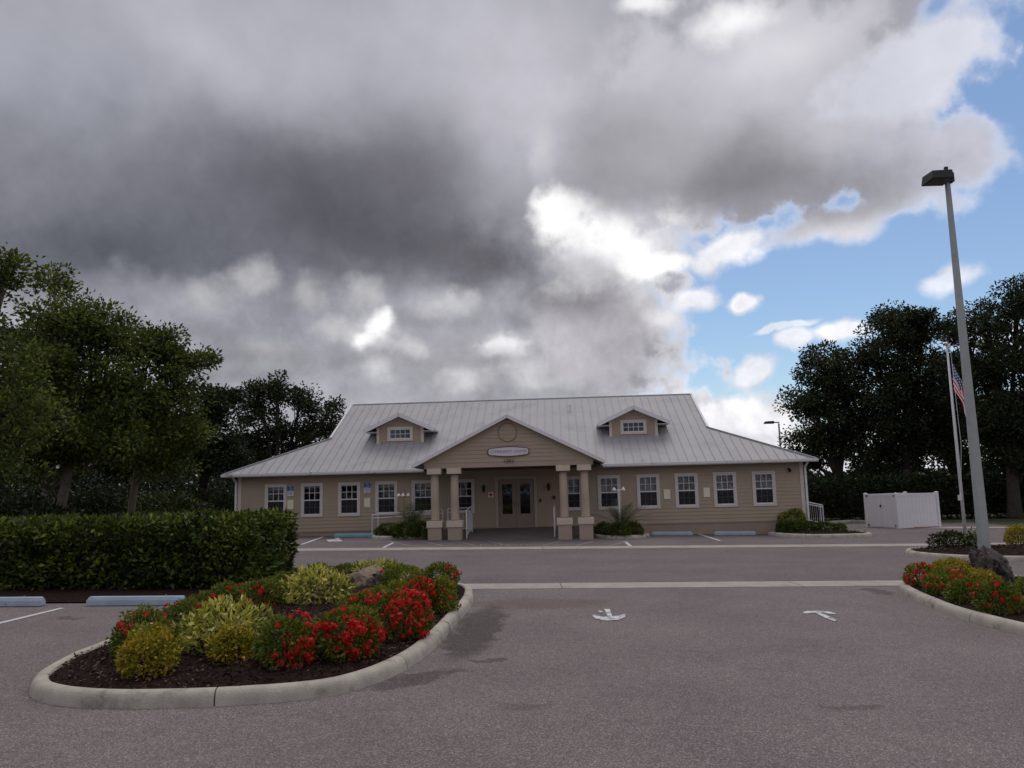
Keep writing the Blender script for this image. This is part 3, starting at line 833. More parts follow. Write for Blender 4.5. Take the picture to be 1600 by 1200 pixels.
def screen_mat():
    global M_SCREEN
    if M_SCREEN: return M_SCREEN
    m = bpy.data.materials.new('insect screen'); m.use_nodes = True; t = m.node_tree; l = t.links
    b = t.nodes['Principled BSDF']; b.inputs['Base Color'].default_value = (.03, .03, .035, 1); b.inputs['Roughness'].default_value = .7
    tr = nd(t, 'ShaderNodeBsdfTransparent'); mx = nd(t, 'ShaderNodeMixShader', ins={0: .45}); l.new(tr.outputs[0], mx.inputs[1]); l.new(b.outputs[0], mx.inputs[2])
    l.new(mx.outputs[0], t.nodes['Material Output'].inputs[0]); M_SCREEN = m; return m


BL = {-11.42: .12, -9.67: .08, -7.88: .06, -6.1: .12, -4.36: .12, -2.44: .0, 2.62: .45, 4.38: .5, 6.19: .95, 7.95: .5, 9.71: .5, 11.49: .5}
for w in WINS: window(w, WZ, WIN_W, WIN_H, 0, B, blind=BL[w])

# doors
mb = MB(); d0, d1, dz0, dz1 = DOOR
mb.box(d0, d0 + .14, -.05, .03, dz0, dz1); mb.box(d1 - .14, d1, -.05, .03, dz0, dz1); mb.box(d0 + .14, d1 - .14, -.052, .03, dz1 - .14, dz1)
mb.build('door_surround', mat('door surround paint', (.46, .385, .32), .6, .05, 2), B)
mid = (d0 + d1) / 2
for a, b, hs in ((d0 + .15, mid - .006, 1), (mid + .006, d1 - .15, -1)):
    mb = MB(); zt = dz1 - .15; st = .17
    mb.box(a, a + st, .0, .045, dz0 + .01, zt); mb.box(b - st, b, .0, .045, dz0 + .01, zt)
    mb.box(a + st, b - st, .001, .044, dz0 + .01, dz0 + .62); mb.box(a + st, b - st, .001, .044, zt - .2, zt)
    dr = mb.build('door', M_DOOR, B, bevel=.004)
    p = MB(); p.box(a + st, b - st, .02, .026, dz0 + .62, zt - .2); p.build('pane', M_GLASS, dr)
    f = MB(); f.box(a + st, b - st, -.012, .0, dz0 + .60, dz0 + .63); f.box(a + st, b - st, -.012, .0, zt - .21, zt - .18)
    f.box(a + st - .02, a + st + .01, -.013, .0, dz0 + .60, zt - .18); f.box(b - st - .01, b - st + .02, -.013, .0, dz0 + .60, zt - .18); f.build('glass_bead', M_DOOR, dr)
    hx = b - .07 if hs == 1 else a + .07
    h = MB(); h.tube([(hx, -.03, dz0 + .95), (hx, -.07, dz0 + .98), (hx, -.07, dz0 + 1.12), (hx, -.0, dz0 + 1.15)], .012, 6); h.build('handle', M_DARK, dr)
    k = MB(); k.box(a + .02, b - .02, -.008, -.001, dz0 + .03, dz0 + .2); k.build('kick_plate', M_DOOR, dr)

# main roof: front slope of separate standing seam panels, dutch gable ends
VE, VR, UG, UE = -OV, 7.43, 9.62, 13.78           # eave, ridge, gable plane, eave corner
ZR = EZ + SL * (VR - VE)
VB = 3.05                                         # where the lower hip meets the gable
ZB = EZ + SL * (VB - VE)
VBK = 2 * VR - VE
th = .05
mb = MB()
zz = lambda v: EZ + SL * (v - VE) - .012
mb.add([(-UE, VE, zz(VE)), (UE, VE, zz(VE)), (UG, VB, zz(VB)), (UG, VR, zz(VR)), (-UG, VR, zz(VR)), (-UG, VB, zz(VB))], [(0, 1, 2, 3, 4, 5)])
mb.add([(-UE, VBK, zz(VE)), (UE, VBK, zz(VE)), (UG, 2 * VR - VB, zz(VB)), (UG, VR, zz(VR)), (-UG, VR, zz(VR)), (-UG, 2 * VR - VB, zz(VB))], [(5, 4, 3, 2, 1, 0)])
for s in (-1, 1):
    mb.add([(s * UE, VE, zz(VE)), (s * UE, VBK, zz(VE)), (s * UG, 2 * VR - VB, zz(VB)), (s * UG, VB, zz(VB))], [(0, 1, 2, 3) if s > 0 else (3, 2, 1, 0)])
    mb.add([(s * (UG - .05), VB, zz(VB)), (s * (UG - .05), 2 * VR - VB, zz(VB)), (s * (UG - .05), VR, zz(VR) - .02)], [(0, 1, 2)])
mb.add([(-UE, VE, EZ - .1), (UE, VE, EZ - .1), (UE, VBK, EZ - .1), (-UE, VBK, EZ - .1)], [(0, 1, 2, 3)])
roof = mb.build('roof', M_ROOF, B, fix=False)


def v_end(u):
    u = abs(u)
    return VR if u <= UG else VE + (UE - u) / (UE - UG) * (VB - VE)


PW = .41
us = []; u = -UE + .02
nP = int(round(2 * UE / PW)); PWs = 2 * UE / nP
rs = random.Random(12)
for i in range(nP):
    a = -UE + i * PWs; b = a + PWs
    cuts = [a] + [c for c in (-UG, UG) if a < c < b] + [b]
    mb = MB()
    for c0, c1 in zip(cuts[:-1], cuts[1:]):
        eps = 1e-3
        va, vb = v_end(c0 + eps), v_end(c1 - eps)
        if va <= VE + .02 and vb <= VE + .02: continue
        zf = lambda v, h=0: EZ + SL * (v - VE) + h
        mb.add([(c0, VE - .03, zf(VE - .03)), (c1, VE - .03, zf(VE - .03)), (c1, vb, zf(vb)), (c0, va, zf(va)), (c0, VE - .03, zf(VE - .03, -.02)), (c1, VE - .03, zf(VE - .03, -.02))],
               [(0, 1, 2, 3), (4, 5, 1, 0)])
    ve = v_end(a + .012)
    if ve > VE + .1:   # standing seam on the left edge
        x0, x1, h = a - .010, a + .012, .030
        mb.add([(x0, VE - .03, zf(VE - .03, -.01)), (x1, VE - .03, zf(VE - .03, -.01)), (x1, VE - .03, zf(VE - .03, h)), (x0, VE - .03, zf(VE - .03, h)),
                (x0, ve, zf(ve, -.01)), (x1, ve, zf(ve, -.01)), (x1, ve, zf(ve, h)), (x0, ve, zf(ve, h))], [(0, 1, 2, 3), (1, 5, 6, 2), (2, 6, 7, 3), (3, 7, 4, 0), (4, 7, 6, 5)])
    if mb.v: mb.build('roof_panel', M_ROOF, roof, fix=False)
# ridge, hip and rake caps
mb = MB(); mb.tube([(-UG - .05, VR, ZR + .02), (UG + .05, VR, ZR + .02)], .035, 8); mb.build('ridge_cap', M_ROOF, roof)
for s in (-1, 1):
    mb = MB(); mb.obox((s * UE, VE, EZ + .02), (s * UG, VB, ZB + .02), .14, .06); mb.build('hip_cap', M_ROOF, roof)
    mb = MB(); mb.obox((s * (UG + .02), VB - .05, ZB), (s * (UG + .02), VR, ZR + .01), .10, .13); mb.build('rake_trim', M_GUTT, roof)
# fascia, soffit, gutter
mb = MB(); mb.box(-UE, UE, VE + .005, -.04, ET - .02, ET); mb.box(-UE, UL - .01, .0, VBK, ET - .02, ET - .001); mb.box(UR + .01, UE, .0, VBK, ET - .02, ET - .001)
mb.build('soffit', M_SOFF, B)
mb = MB()
prof = [(VE + .0, ET - .05), (VE - .10, ET - .05), (VE - .135, ET - .0), (VE - .135, EZ + .012), (VE - .122, EZ + .012), (VE - .12, ET + .0), (VE + .0, ET - .02)]
mb.prism(prof, 'x', -UE - .04, -4.2); g1 = mb.build('gutter', M_GUTT, B)
mb = MB(); mb.prism(prof, 'x', 4.1, UE + .04); mb.build('gutter', M_GUTT, B)
mb = MB(); mb.box(-UE - .03, -UE, VE, VBK, ET, EZ); mb.box(UE, UE + .03, VE, VBK, ET, EZ); mb.build('side_fascia', M_GUTT, B)
for s, u in ((-1, UL - .09), (1, UR + .09)):
    mb = MB(); e = s * .0
    mb.obox((u, VE - .03, ET + .0), (u, -.06, ET - .28), .09, .07); mb.obox((u, -.06, ET - .26), (u, -.06, -.0 if s < 0 else -.2), .09, .09)
    mb.build('downspout', M_WHITE, B, bevel=.008)
mb = MB(); mb.lathe([(.05, 0), (.05, .32), (.075, .33), (.075, .38), (.0, .40)], 12, (2.82, 5.65, zz(5.65) - .05)); mb.build('vent_pipe', M_GUTT, roof)

# porch: gable front with siding, beam, roof slabs
VP = -3.45; PA, PEH, PEU = 5.22, 3.28, 3.98       # front plane, apex height, eave height and half width
PC = -.09                                         # centre
BEAM = 3.08
psl = (PA - PEH) / PEU
mb = MB()
boards(mb, 0, 0, BEAM + .24, PA - .07, VP, (), .165, top=lambda z: (PC - max(.0, (PA - .06 - z) / psl), PC + max(.0, (PA - .06 - z) / psl)))
stuff(mb.build('gable_siding', M_SID, B, fix=False))
mb = MB(); mb.box(PC - 3.62, PC + 3.62, VP - .012, VP + .25, BEAM, BEAM + .235); mb.box(PC - 3.63, PC + 3.63, VP - .03, VP - .012, BEAM + .215, BEAM + .245)
mb.build('porch_beam', M_COL, B)
mb = MB()
for s in (-1, 1): mb.box(PC + s * 3.45 - .12, PC + s * 3.45 + .12, VP + .25, -.05, BEAM + .002, BEAM + .235)
mb.add([(PC - 3.85, VP + .05, BEAM + .26), (PC + 3.85, VP + .05, BEAM + .26), (PC, VP + .05, PA - .1)], [(0, 2, 1)])
mb.build('porch_side_beam', M_COL, B)
mb = MB(); mb.box(PC - 3.5, PC + 3.5, VP + .2, -.03, BEAM + .10, BEAM + .14); mb.build('porch_ceiling', mat('porch ceiling shade', (.26, .21, .165), .7, .05, 2), B)  # porch shade put into the colour: darker than the soffit beige
for s in (-1, 1):
    mb = MB(); vf, vb = VP - .28, 3.9
    a0, z0 = PC, PA + .06; a1, z1 = PC + s * (PEU + .12), PEH - .06 * 0 - .05
    mb.add([(a0, vf, z0), (a1, vf, z1), (a1, vb, z1), (a0, vb, z0), (a0, vf, z0 - .07), (a1, vf, z1 - .07), (a1, vb, z1 - .07), (a0, vb, z0 - .07)],
           [(0, 1, 2, 3), (7, 6, 5, 4), (0, 4, 5, 1), (1, 5, 6, 2)])
    mb.build('porch_roof', M_ROOF, B)
    mb = MB(); mb.obox((a0, vf - .015, z0 - .05), (a1, vf - .015, z1 - .05), .03, .14); mb.build('rake_board', M_RAKE, B)
    mb = MB(); mb.add([(a0, vf, z0 - .075), (a1, vf, z1 - .075), (a1, VP, z1 - .075), (a0, VP, z0 - .075)], [(0, 1, 2, 3)]); mb.build('rake_soffit', M_SOFF, B)
    mb = MB(); mb.obox((a1, VP - .26, z1 - .03), (a1, .5, z1 - .03), .05, .14); mb.build('porch_fascia', M_RAKE, B)
# round louvre ring on the gable
mb = MB(); n = 32; r0, r1 = .375, .415; vs = []; fs = []
for k in range(n):
    c, s = math.cos(2 * PI * k / n), math.sin(2 * PI * k / n)
    vs += [(PC + r0 * c, VP - .045, 4.55 + r0 * s), (PC + r1 * c, VP - .045, 4.55 + r1 * s), (PC + r1 * c, VP, 4.55 + r1 * s), (PC + r0 * c, VP, 4.55 + r0 * s)]
for k in range(n):
    a, b = 4 * k, 4 * ((k + 1) % n); fs += [(a, b, b + 1, a + 1), (a + 1, b + 1, b + 2, a + 2), (a, a + 3, b + 3, b)]
mb.add(vs, fs); mb.build('gable_ring', mat('ring paint', (.26, .20, .16), .6), B)
# columns
for u in (-3.28, -2.43, 2.24, 3.13):
    gz = ground_z(bw(u, -3.3).x) - .02; c = (u, VP + .13, 0)
    mb = MB(); mb.box(u - .29, u + .29, c[1] - .29, c[1] + .29, gz, .58); pd = mb.build('column', M_COL, B, bevel=.01)
    mb = MB(); mb.box(u - .335, u + .335, c[1] - .335, c[1] + .335, .58, .86); mb.build('pedestal_cap', M_CREAM, pd, bevel=.012)
    mb = MB(); mb.lathe([(.20, .86), (.20, .93), (.185, .95), (.182, 1.6), (.17, 2.85)], 24, c); mb.build('shaft', M_COL, pd, smooth=True)
    mb = MB(); mb.box(u - .30, u + .30, c[1] - .30, c[1] + .30, 2.835, BEAM - .004); mb.build('capital', M_CREAM, pd, bevel=.012)
# dormers
for uc in (-5.87, 5.86):
    vf = 2.3; hw, apx, eh, bot = 1.13, 6.02, 5.27, 4.42
    mb = MB(); sl2 = .48
    boards(mb, 0, 0, bot + .08, apx - .08, vf, [(uc - .5, uc + .5, 4.72, 5.36)], .165,
           top=lambda z: (uc - min(hw, max(0, (apx - .06 - z) / sl2)), uc + min(hw, max(0, (apx - .06 - z) / sl2))))
    D = mb.build('dormer', M_SID, B, fix=False)
    mb = MB()
    for s in (-1, 1):
        mb.add([(uc + s * hw, vf, bot), (uc + s * hw, vf, eh + .1), (uc + s * hw, vf + 3.0, eh + .1), (uc + s * hw, vf + 3.0, bot)], [(0, 1, 2, 3)])
    mb.build('side_wall', M_SID, D)
    mb = MB()
    for s in (-1, 1): mb.box(uc + s * hw - .07, uc + s * hw + .07, vf - .045, vf + .05, bot, eh + .12)
    mb.box(uc - hw + .07, uc + hw - .07, vf - .047, vf + .05, bot, bot + .08)
    mb.build('trim', M_TRIM, D)
    for s in (-1, 1):
        mb = MB(); ff = vf - .42; bb = vf + 4.2; ex = uc + s * 1.78; ezd = apx + .05 - sl2 * 1.78
        mb.add([(uc, ff, apx + .05), (ex, ff, ezd), (ex, bb, ezd), (uc, bb, apx + .05), (uc, ff, apx - .02), (ex, ff, ezd - .07), (ex, bb, ezd - .07), (uc, bb, apx - .02)],
               [(0, 1, 2, 3), (7, 6, 5, 4), (0, 4, 5, 1), (1, 5, 6, 2)])
        mb.build('dormer_roof', M_ROOF, D)
        mb = MB(); mb.obox((uc, ff - .015, apx - .03), (ex, ff - .015, ezd - .03), .03, .19); mb.build('rake_board', M_RAKE, D)
        mb = MB(); mb.box(min(uc + s * hw, ex), max(uc + s * hw, ex), ff + .02, vf + 2.0, ezd - .075, ezd - .07 + .003); mb.build('soffit', M_RAKE, D)
        mb = MB(); mb.add([(uc, ff, apx - .03), (ex, ff, ezd - .08), (ex, vf, ezd - .08), (uc, vf, apx - .03)], [(0, 1, 2, 3)]); mb.build('rake_soffit', M_RAKE, D)
    mb = MB(); mb.box(uc - .55, uc + .55, vf + .35, vf + .4, 4.6, 5.5); mb.build('room_wall', M_INT, D)
    wd = window(uc, 5.04, 1.30, .72, vf - .005, B, rows=2, cols=4, single=True); wd.name = 'dormer_window'
# porch floor (slopes down to the apron) and step edge
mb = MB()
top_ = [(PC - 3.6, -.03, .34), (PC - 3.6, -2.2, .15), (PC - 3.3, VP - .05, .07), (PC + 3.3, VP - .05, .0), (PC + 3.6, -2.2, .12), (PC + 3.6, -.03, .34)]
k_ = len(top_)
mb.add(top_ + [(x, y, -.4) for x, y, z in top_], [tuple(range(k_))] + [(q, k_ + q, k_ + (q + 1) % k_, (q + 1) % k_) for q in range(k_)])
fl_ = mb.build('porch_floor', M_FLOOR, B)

# wall mounted things
def wall_thing(name, label, cat, u, z, v=-.04, group=None):
    return thing(name, label, cat, bw(u, v, z), -PSI, group)


s = wall_thing('name_sign', 'white scalloped name sign with maroon edge lettered COMMUNITY CENTER on the porch gable', 'sign', -.07, 3.72, VP - .04)


def plaque_outline(w, h, k=1.0):
    out = []
    n = 14
    for i in range(n + 1):
        t = -1 + 2 * i / n; out.append((t * w * .86, -(h * (.68 + .32 * math.cos(t * PI / 2)))))
    out += [(w * .95, -h * .62), (w, -h * .2), (w, h * .2), (w * .95, h * .62)]
    for i in range(n + 1):
        t = 1 - 2 * i / n; out.append((t * w * .86, h * (.68 + .32 * math.cos(t * PI / 2))))
    out += [(-w * .95, h * .62), (-w, h * .2), (-w, -h * .2), (-w * .95, -h * .62)]
    return out


mb = MB(); mb.prism(plaque_outline(.90, .225), 'y', -.03, 0); mb.build('backing', M_MAROON, s)
mb = MB(); mb.prism(plaque_outline(.855, .185), 'y', -.04, -.031); mb.build('face', M_SIGNW, s)
text('lettering', 'COMMUNITY CENTER', .165, M_INK, s, (0, -.042, .0), depth=.003, sx=.98)
n_ = wall_thing('house_number', 'dark numerals 1302 below the name sign on the gable', 'number', -.06, 3.325, VP - .04)
text('numerals', '1302', .20, M_NUM, n_, (0, -.04, .08 - .085), depth=.01, spacing=1.15)

for u, zt, lab in ((-10.70, 2.30, 'left of the second window'), (-7.01, 2.36, 'left of the fourth window')):
    s = wall_thing('parking_sign', 'blue and white accessible parking sign on beige siding just ' + lab, 'sign', u, zt, -.04, 'accessible parking signs on the wall')
    mb = MB(); mb.box(-.16, .16, -.008, 0, -.23, .23); mb.build('plate', M_SIGNW, s)
    mb = MB(); mb.box(-.155, .155, -.011, -.0085, .01, .225); mb.build('blue_field', M_BLUE, s)
    mb = MB(); n = 12
    mb.prism([(-.01 + .02 * math.cos(2 * PI * k / n), .195 + .02 * math.sin(2 * PI * k / n)) for k in range(n)], 'y', -.0135, -.0115)
    mb.prism([(-.02, .17), (.0, .17), (.0, .12), (.05, .12), (.07, .06), (.085, .065), (.062, .135), (.015, .135), (.0, .15), (-.02, .12)], 'y', -.0135, -.0115)
    vs = []; fs = []
    for k in range(15):
        a = R(150 + k * 16); c0, s0 = math.cos(a), math.sin(a)
        vs += [(.048 * c0 - .0, -.0135, .085 + .048 * s0), (.06 * c0, -.0135, .085 + .06 * s0)]
    for k in range(14): fs.append((2 * k, 2 * k + 1, 2 * k + 3, 2 * k + 2))
    mb.add(vs, fs); mb.build('symbol', M_SIGNW, s, fix=False)
    mb = MB()
    for q in range(4): mb.box(-.11 + .01 * q, .11 - .012 * q, -.0105, -.0085, -.05 - .04 * q, -.035 - .04 * q)
    mb.build('print', M_INK, s)
for u, z, lab in ((-10.70, 1.67, 'cream plaque under the blue sign by the first window'), (-7.01, 1.67, 'cream plaque under the blue sign between third and fourth windows'),
                  (7.04, 1.70, 'cream plaque right of the porch, between the windows nearer the lamp post'), (8.86, 1.74, 'cream plaque right of the porch, second from the right corner')):
    s = wall_thing('plaque', lab, 'plaque', u, z, -.04, 'cream plaques on the front wall')
    mb = MB(); mb.box(-.15, .15, -.012, 0, -.22, .22); mb.build('plate', M_PLAQ, s, bevel=.004)
    mb = MB(); mb.box(-.125, .125, -.015, -.0125, -.19, .19); mb.build('panel', M_PLAQ, s)
s = wall_thing('first_aid_sign', 'small white square sign with red cross left of the double doors', 'sign', -1.15, 1.89, -.04)
mb = MB(); mb.box(-.125, .125, -.01, 0, -.125, .125); mb.build('plate', mat('bright sign white', (.82, .8, .78), .5), s)
mb = MB(); mb.box(-.09, .09, -.0135, -.0105, -.035, .035); mb.box(-.035, .035, -.014, -.0105, -.09, .09); mb.build('cross', M_RED, s)
for u, lab in ((-1.47, 'dark wall lantern left of the double doors above the red cross sign'), (1.57, 'dark wall lantern on the wall right of the double doors')):
    s = wall_thing('wall_lantern', lab, 'lantern', u, 2.15, -.04, 'wall lanterns beside the entrance')
    mb = MB(); mb.box(-.05, .05, -.02, 0, -.02, .2); mb.tube([(0, -.01, .16), (0, -.09, .2), (0, -.12, .15)], .012, 6); mb.build('bracket', M_DARK, s)
    mb = MB(); mb.lathe([(.045, -.14), (.065, .06), (.085, .07), (.02, .15), (.01, .18)], 6, (0, -.12, 0)); mb.build('body', M_DARK, s)
for u, z, w, h, nm, lab, m_ in ((1.80, 1.69, .13, .16, 'alarm_box', 'small dark red alarm box on the wall by the right column', mat('alarm red', (.12, .03, .03), .5)),
                                (1.16, 1.57, .09, .15, 'key_pad', 'small dark keypad just right of the door surround', M_DARK)):
    s = wall_thing(nm, lab, 'wall box', u, z, -.04)
    mb = MB(); mb.box(-w / 2, w / 2, -.05, 0, -h / 2, h / 2); mb.build('housing', m_, s, bevel=.008)
    mb = MB(); mb.box(-w / 3, w / 3, -.056, -.051, -h / 4, h / 3); mb.build('cover', M_NUM, s)
s = wall_thing('flood_light', 'small dark flood light high on the wall near the right corner', 'light', 12.66, 2.72, -.04)
mb = MB(); mb.lathe([(.05, 0), (.05, .02)], 12); me_ = mb.build('base', M_DARK, s); me_.rotation_euler = (PI / 2, 0, 0)
mb = MB(); mb.tube([(0, -.02, 0), (0, -.08, -.04), (0, -.16, -.09)], [.03, .055, .075], 10); mb.build('head', M_DARK, s)


# ------------------------------------------------------------------ railings
def railing(label, pts, h=.92, posts=(0, 1), balusters=0, rails=(1.0, .86), group='white handrails', low=None, cat='railing'):
    """pts: base points start, end in building coordinates (u, v, z)"""
    a, b = Vector(pts[0]), Vector(pts[1])
    t = thing('hand_rail', label, cat, bw(a.x, a.y, a.z), -PSI, group)
    d = b - a
    P = lambda s, hh: (d.x * s, d.y * s, d.z * s + hh)
    for s in posts:
        mb = MB(); mb.tube([P(s, -.12), P(s, h)], .028, 8); mb.build('post', M_RAIL, t, smooth=False)
    for r_ in rails:
        mb = MB(); mb.tube([P(posts[0], h * r_), P(posts[-1], h * r_)], .028, 8); mb.build('rail', M_RAIL, t)
    if low:
        mb = MB(); mb.tube([P(posts[0], low), P(posts[-1], low)], .02, 6); mb.build('rail', M_RAIL, t)
    for i in range(balusters):
        s = posts[0] + (posts[-1] - posts[0]) * (i + 1) / (balusters + 1)
        mb = MB(); mb.tube([P(s, low or .1), P(s, h * rails[-1])], .009, 5); mb.build('baluster', M_RAIL, t)
    return t


# ramp beside the wall left of the porch
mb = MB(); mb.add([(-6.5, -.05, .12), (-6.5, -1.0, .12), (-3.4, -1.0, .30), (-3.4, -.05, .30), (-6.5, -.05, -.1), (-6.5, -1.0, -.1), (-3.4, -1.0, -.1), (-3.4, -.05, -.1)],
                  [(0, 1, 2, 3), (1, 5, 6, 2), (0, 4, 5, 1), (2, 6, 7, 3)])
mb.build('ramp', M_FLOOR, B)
railing('white ramp handrail left of the porch beneath the windows', [(-6.55, -1.02, .12), (-3.3, -1.02, .27)], 1.0, (0, .085, .55, 1.0), rails=(1.0, .84))
railing('white handrail behind the left pair of columns', [(-3.05, -1.02, .27), (-1.95, -1.02, .28)], 1.05, (0, 1), rails=(1.0, .84), low=.12, balusters=7)
railing('white handrail running back from the second porch column', [(-1.98, -3.05, .10), (-1.95, -1.05, .26)], 1.15, (0, 1), rails=(1.0, .84), low=.12, balusters=10)
railing('white handrail at the right side of the porch by the third column', [(1.80, -3.0, .08), (1.82, -1.1, .22)], 1.18, (0, .12, 1), rails=(1.0, .86))
railing('white barred handrail sloping down beyond the right building corner', [(13.45, 3.2, .35), (15.1, 3.2, -.05)], .98, (0, .35, .93, 1.0), rails=(1.0, .9), low=.1, balusters=16)

# wheel stops
ws = MB(); L = .915
ws.prism([(-.09, 0), (.09, 0), (.085, .10), (.05, .165), (-.05, .165), (-.085, .10)], 'x', -L, L)
# chamfered ends
for i, (x, y, z) in enumerate(ws.v):
    if z > .1: ws.v[i] = (x * .955, y, z)
ws_me = ws.mesh('wheel_stop')


def wheel_stop(p, rz, label, m, group):
    t = thing('wheel_stop', label, 'wheel stop', (p[0], p[1], ground_z(p[0]) + .005), rz, group)
    me = ws_me.copy(); o = link('block', me, m, t, bevel=.014); o.rotation_euler = (0, math.atan(-TILT), 0)
    for x in (-.55, .55):
        b = MB(); b.lathe([(.02, .15), (.02, .172), (0, .175)], 8, (x, 0, 0)); b.build('anchor_pin', M_CONC, t)
    return t


wheel_stop((-7.16, 15.42), 0, 'pale blue wheel stop whose right end is hidden by red flowering shrubs', M_STOP, 'pale blue wheel stops')
wheel_stop((-9.83, 15.42), 0, 'pale blue wheel stop cut off by the left edge of the photo, before the hedge', M_STOP, 'pale blue wheel stops')
p = bw(7.05, -.95); wheel_stop(p, -PSI, 'pale wheel stop against the building next to the right porch planter', M_STOP, 'pale blue wheel stops')
p = bw(9.83, -.95); wheel_stop(p, -PSI, 'pale wheel stop against the building next to the corner planter', M_STOP, 'pale blue wheel stops')
p = bw(-7.38, -1.0); wheel_stop(p, -PSI, 'teal wheel stop against the building left of the ramp', M_TEAL, 'pale blue wheel stops')


# ------------------------------------------------------------------ lamps, flag, enclosure
def shoebox_lamp(loc, H, label, rz=0.0, wide=.26, tipw=.125, k=1.0, metal=None):
    t = thing('street_lamp', label, 'street lamp', loc, rz, 'parking lot lamps')
    mb = MB(); mb.lathe([(.33, -.1), (.33, .12), (.30, .16)], 20); mb.build('base', M_CONC, t, smooth=False)
    a, b = wide / 2, tipw / 2
    mb = MB(); mb.add([(-a, -a, .1), (a, -a, .1), (a, a, .1), (-a, a, .1), (-b, -b, H - .35), (b, -b, H - .35), (b, b, H - .35), (-b, b, H - .35)],
                      [(0, 1, 5, 4), (1, 2, 6, 5), (2, 3, 7, 6), (3, 0, 4, 7), (4, 5, 6, 7)]); mb.build('pole', M_POLE, t, bevel=.02)
    if k == 1.0:
        mb = MB(); mb.box(-.045, .045, -.045, .045, H - .36, H + .16); mb.build('tenon', M_DARK, t)
        mb = MB(); mb.box(-.13, .17, -.13, .13, H - .36, H - .06); mb.build('bracket', M_DARK, t, bevel=.015)
    else:
        mb = MB(); mb.obox((.05, 0, H - .27), (-.5, 0, H - .25), .08, .10); mb.build('arm', M_POLE, t)
        mb = MB(); mb.add([(-1.25, -.22, H - .36), (-.42, -.22, H - .36), (-.42, .22, H - .36), (-1.25, .22, H - .36), (-1.15, -.17, H - .16), (-.45, -.17, H - .13), (-.45, .17, H - .13), (-1.15, .17, H - .16)],
                          [(0, 3, 2, 1), (4, 5, 6, 7), (0, 1, 5, 4), (1, 2, 6, 5), (2, 3, 7, 6), (3, 0, 4, 7)]); mb.build('lamp_head', M_DARK, t, bevel=.02)
        return t
    mb = MB()
    # lamp head: box with sloping nose, long side reaching toward the viewer
    x0, x1 = -.78 * k, -.10 * k
    mb.add([(x0, -.60, H - .42), (x1, -.60, H - .42), (x1, .10, H - .42), (x0, .10, H - .42),
            (x0 + .05, -.55, H - .15), (x1 - .02, -.55, H - .13), (x1 - .02, .08, H - .10), (x0 + .05, .08, H - .12)],
           [(0, 3, 2, 1), (4, 5, 6, 7), (0, 1, 5, 4), (1, 2, 6, 5), (2, 3, 7, 6), (3, 0, 4, 7)])
    hd = mb.build('lamp_head', M_DARK, t, bevel=.02)
    mb = MB(); mb.box(x0 + .06, x1 - .06, -.54, .04, H - .428, H - .42); mb.build('lens', mat('lamp lens', (.10, .075, .07), .3, .2, 10), hd)
    return t


pb = at(1543, 868, 24.0)
shoebox_lamp((13.76, 24.0, ground_z(13.76)), 11.85, 'tall grey lamp pole with dark box head rising behind the right rock')
shoebox_lamp((22.6, 68, -.4), 7.85, 'distant dark lamp seen above the right end of the roof', 0, .15, .12, .5)

fpx = on_ground(1511, 861); FX, FY = fpx.x, fpx.y
ftop = at(1477, 541, FY).z
t = thing('flag_pole', 'white flagpole with gilt ball in the far island', 'flagpole', (FX, FY, ground_z(FX) + .1))
FH = ftop - (ground_z(FX) + .1)
mb = MB(); mb.tube([(0, 0, 0), (0, 0, FH * .5), (0, 0, FH)], [.056, .047, .03], 12); mb.build('pole', M_FPOLE, t, smooth=True)
mb = MB(); mb.lathe([(.0, -.06), (.045, -.04), (.06, 0), (.045, .045), (0, .06)], 12, (0, 0, FH + .07)); mb.build('ball', M_GOLD, t, smooth=True)
mb = MB(); mb.tube([(0, -.0, FH), (.03, -.10, FH - .02)], .02, 6); mb.box(-.02, .06, -.14, -.08, FH - .06, FH + .02); mb.build('pulley', M_FPOLE, t)
mb = MB(); zc = at(1499, 778, FY).z - ground_z(FX) - .1; mb.box(-.13, -.04, -.08, .0, zc - .08, zc + .1); mb.build('cleat', M_FPOLE, t)
mb = MB(); mb.tube([(.05, -.10, FH - .03), (.09, -.11, FH * .5), (-.06, -.06, zc + .05)], .008, 4); mb.build('halyard', M_FPOLE, t)


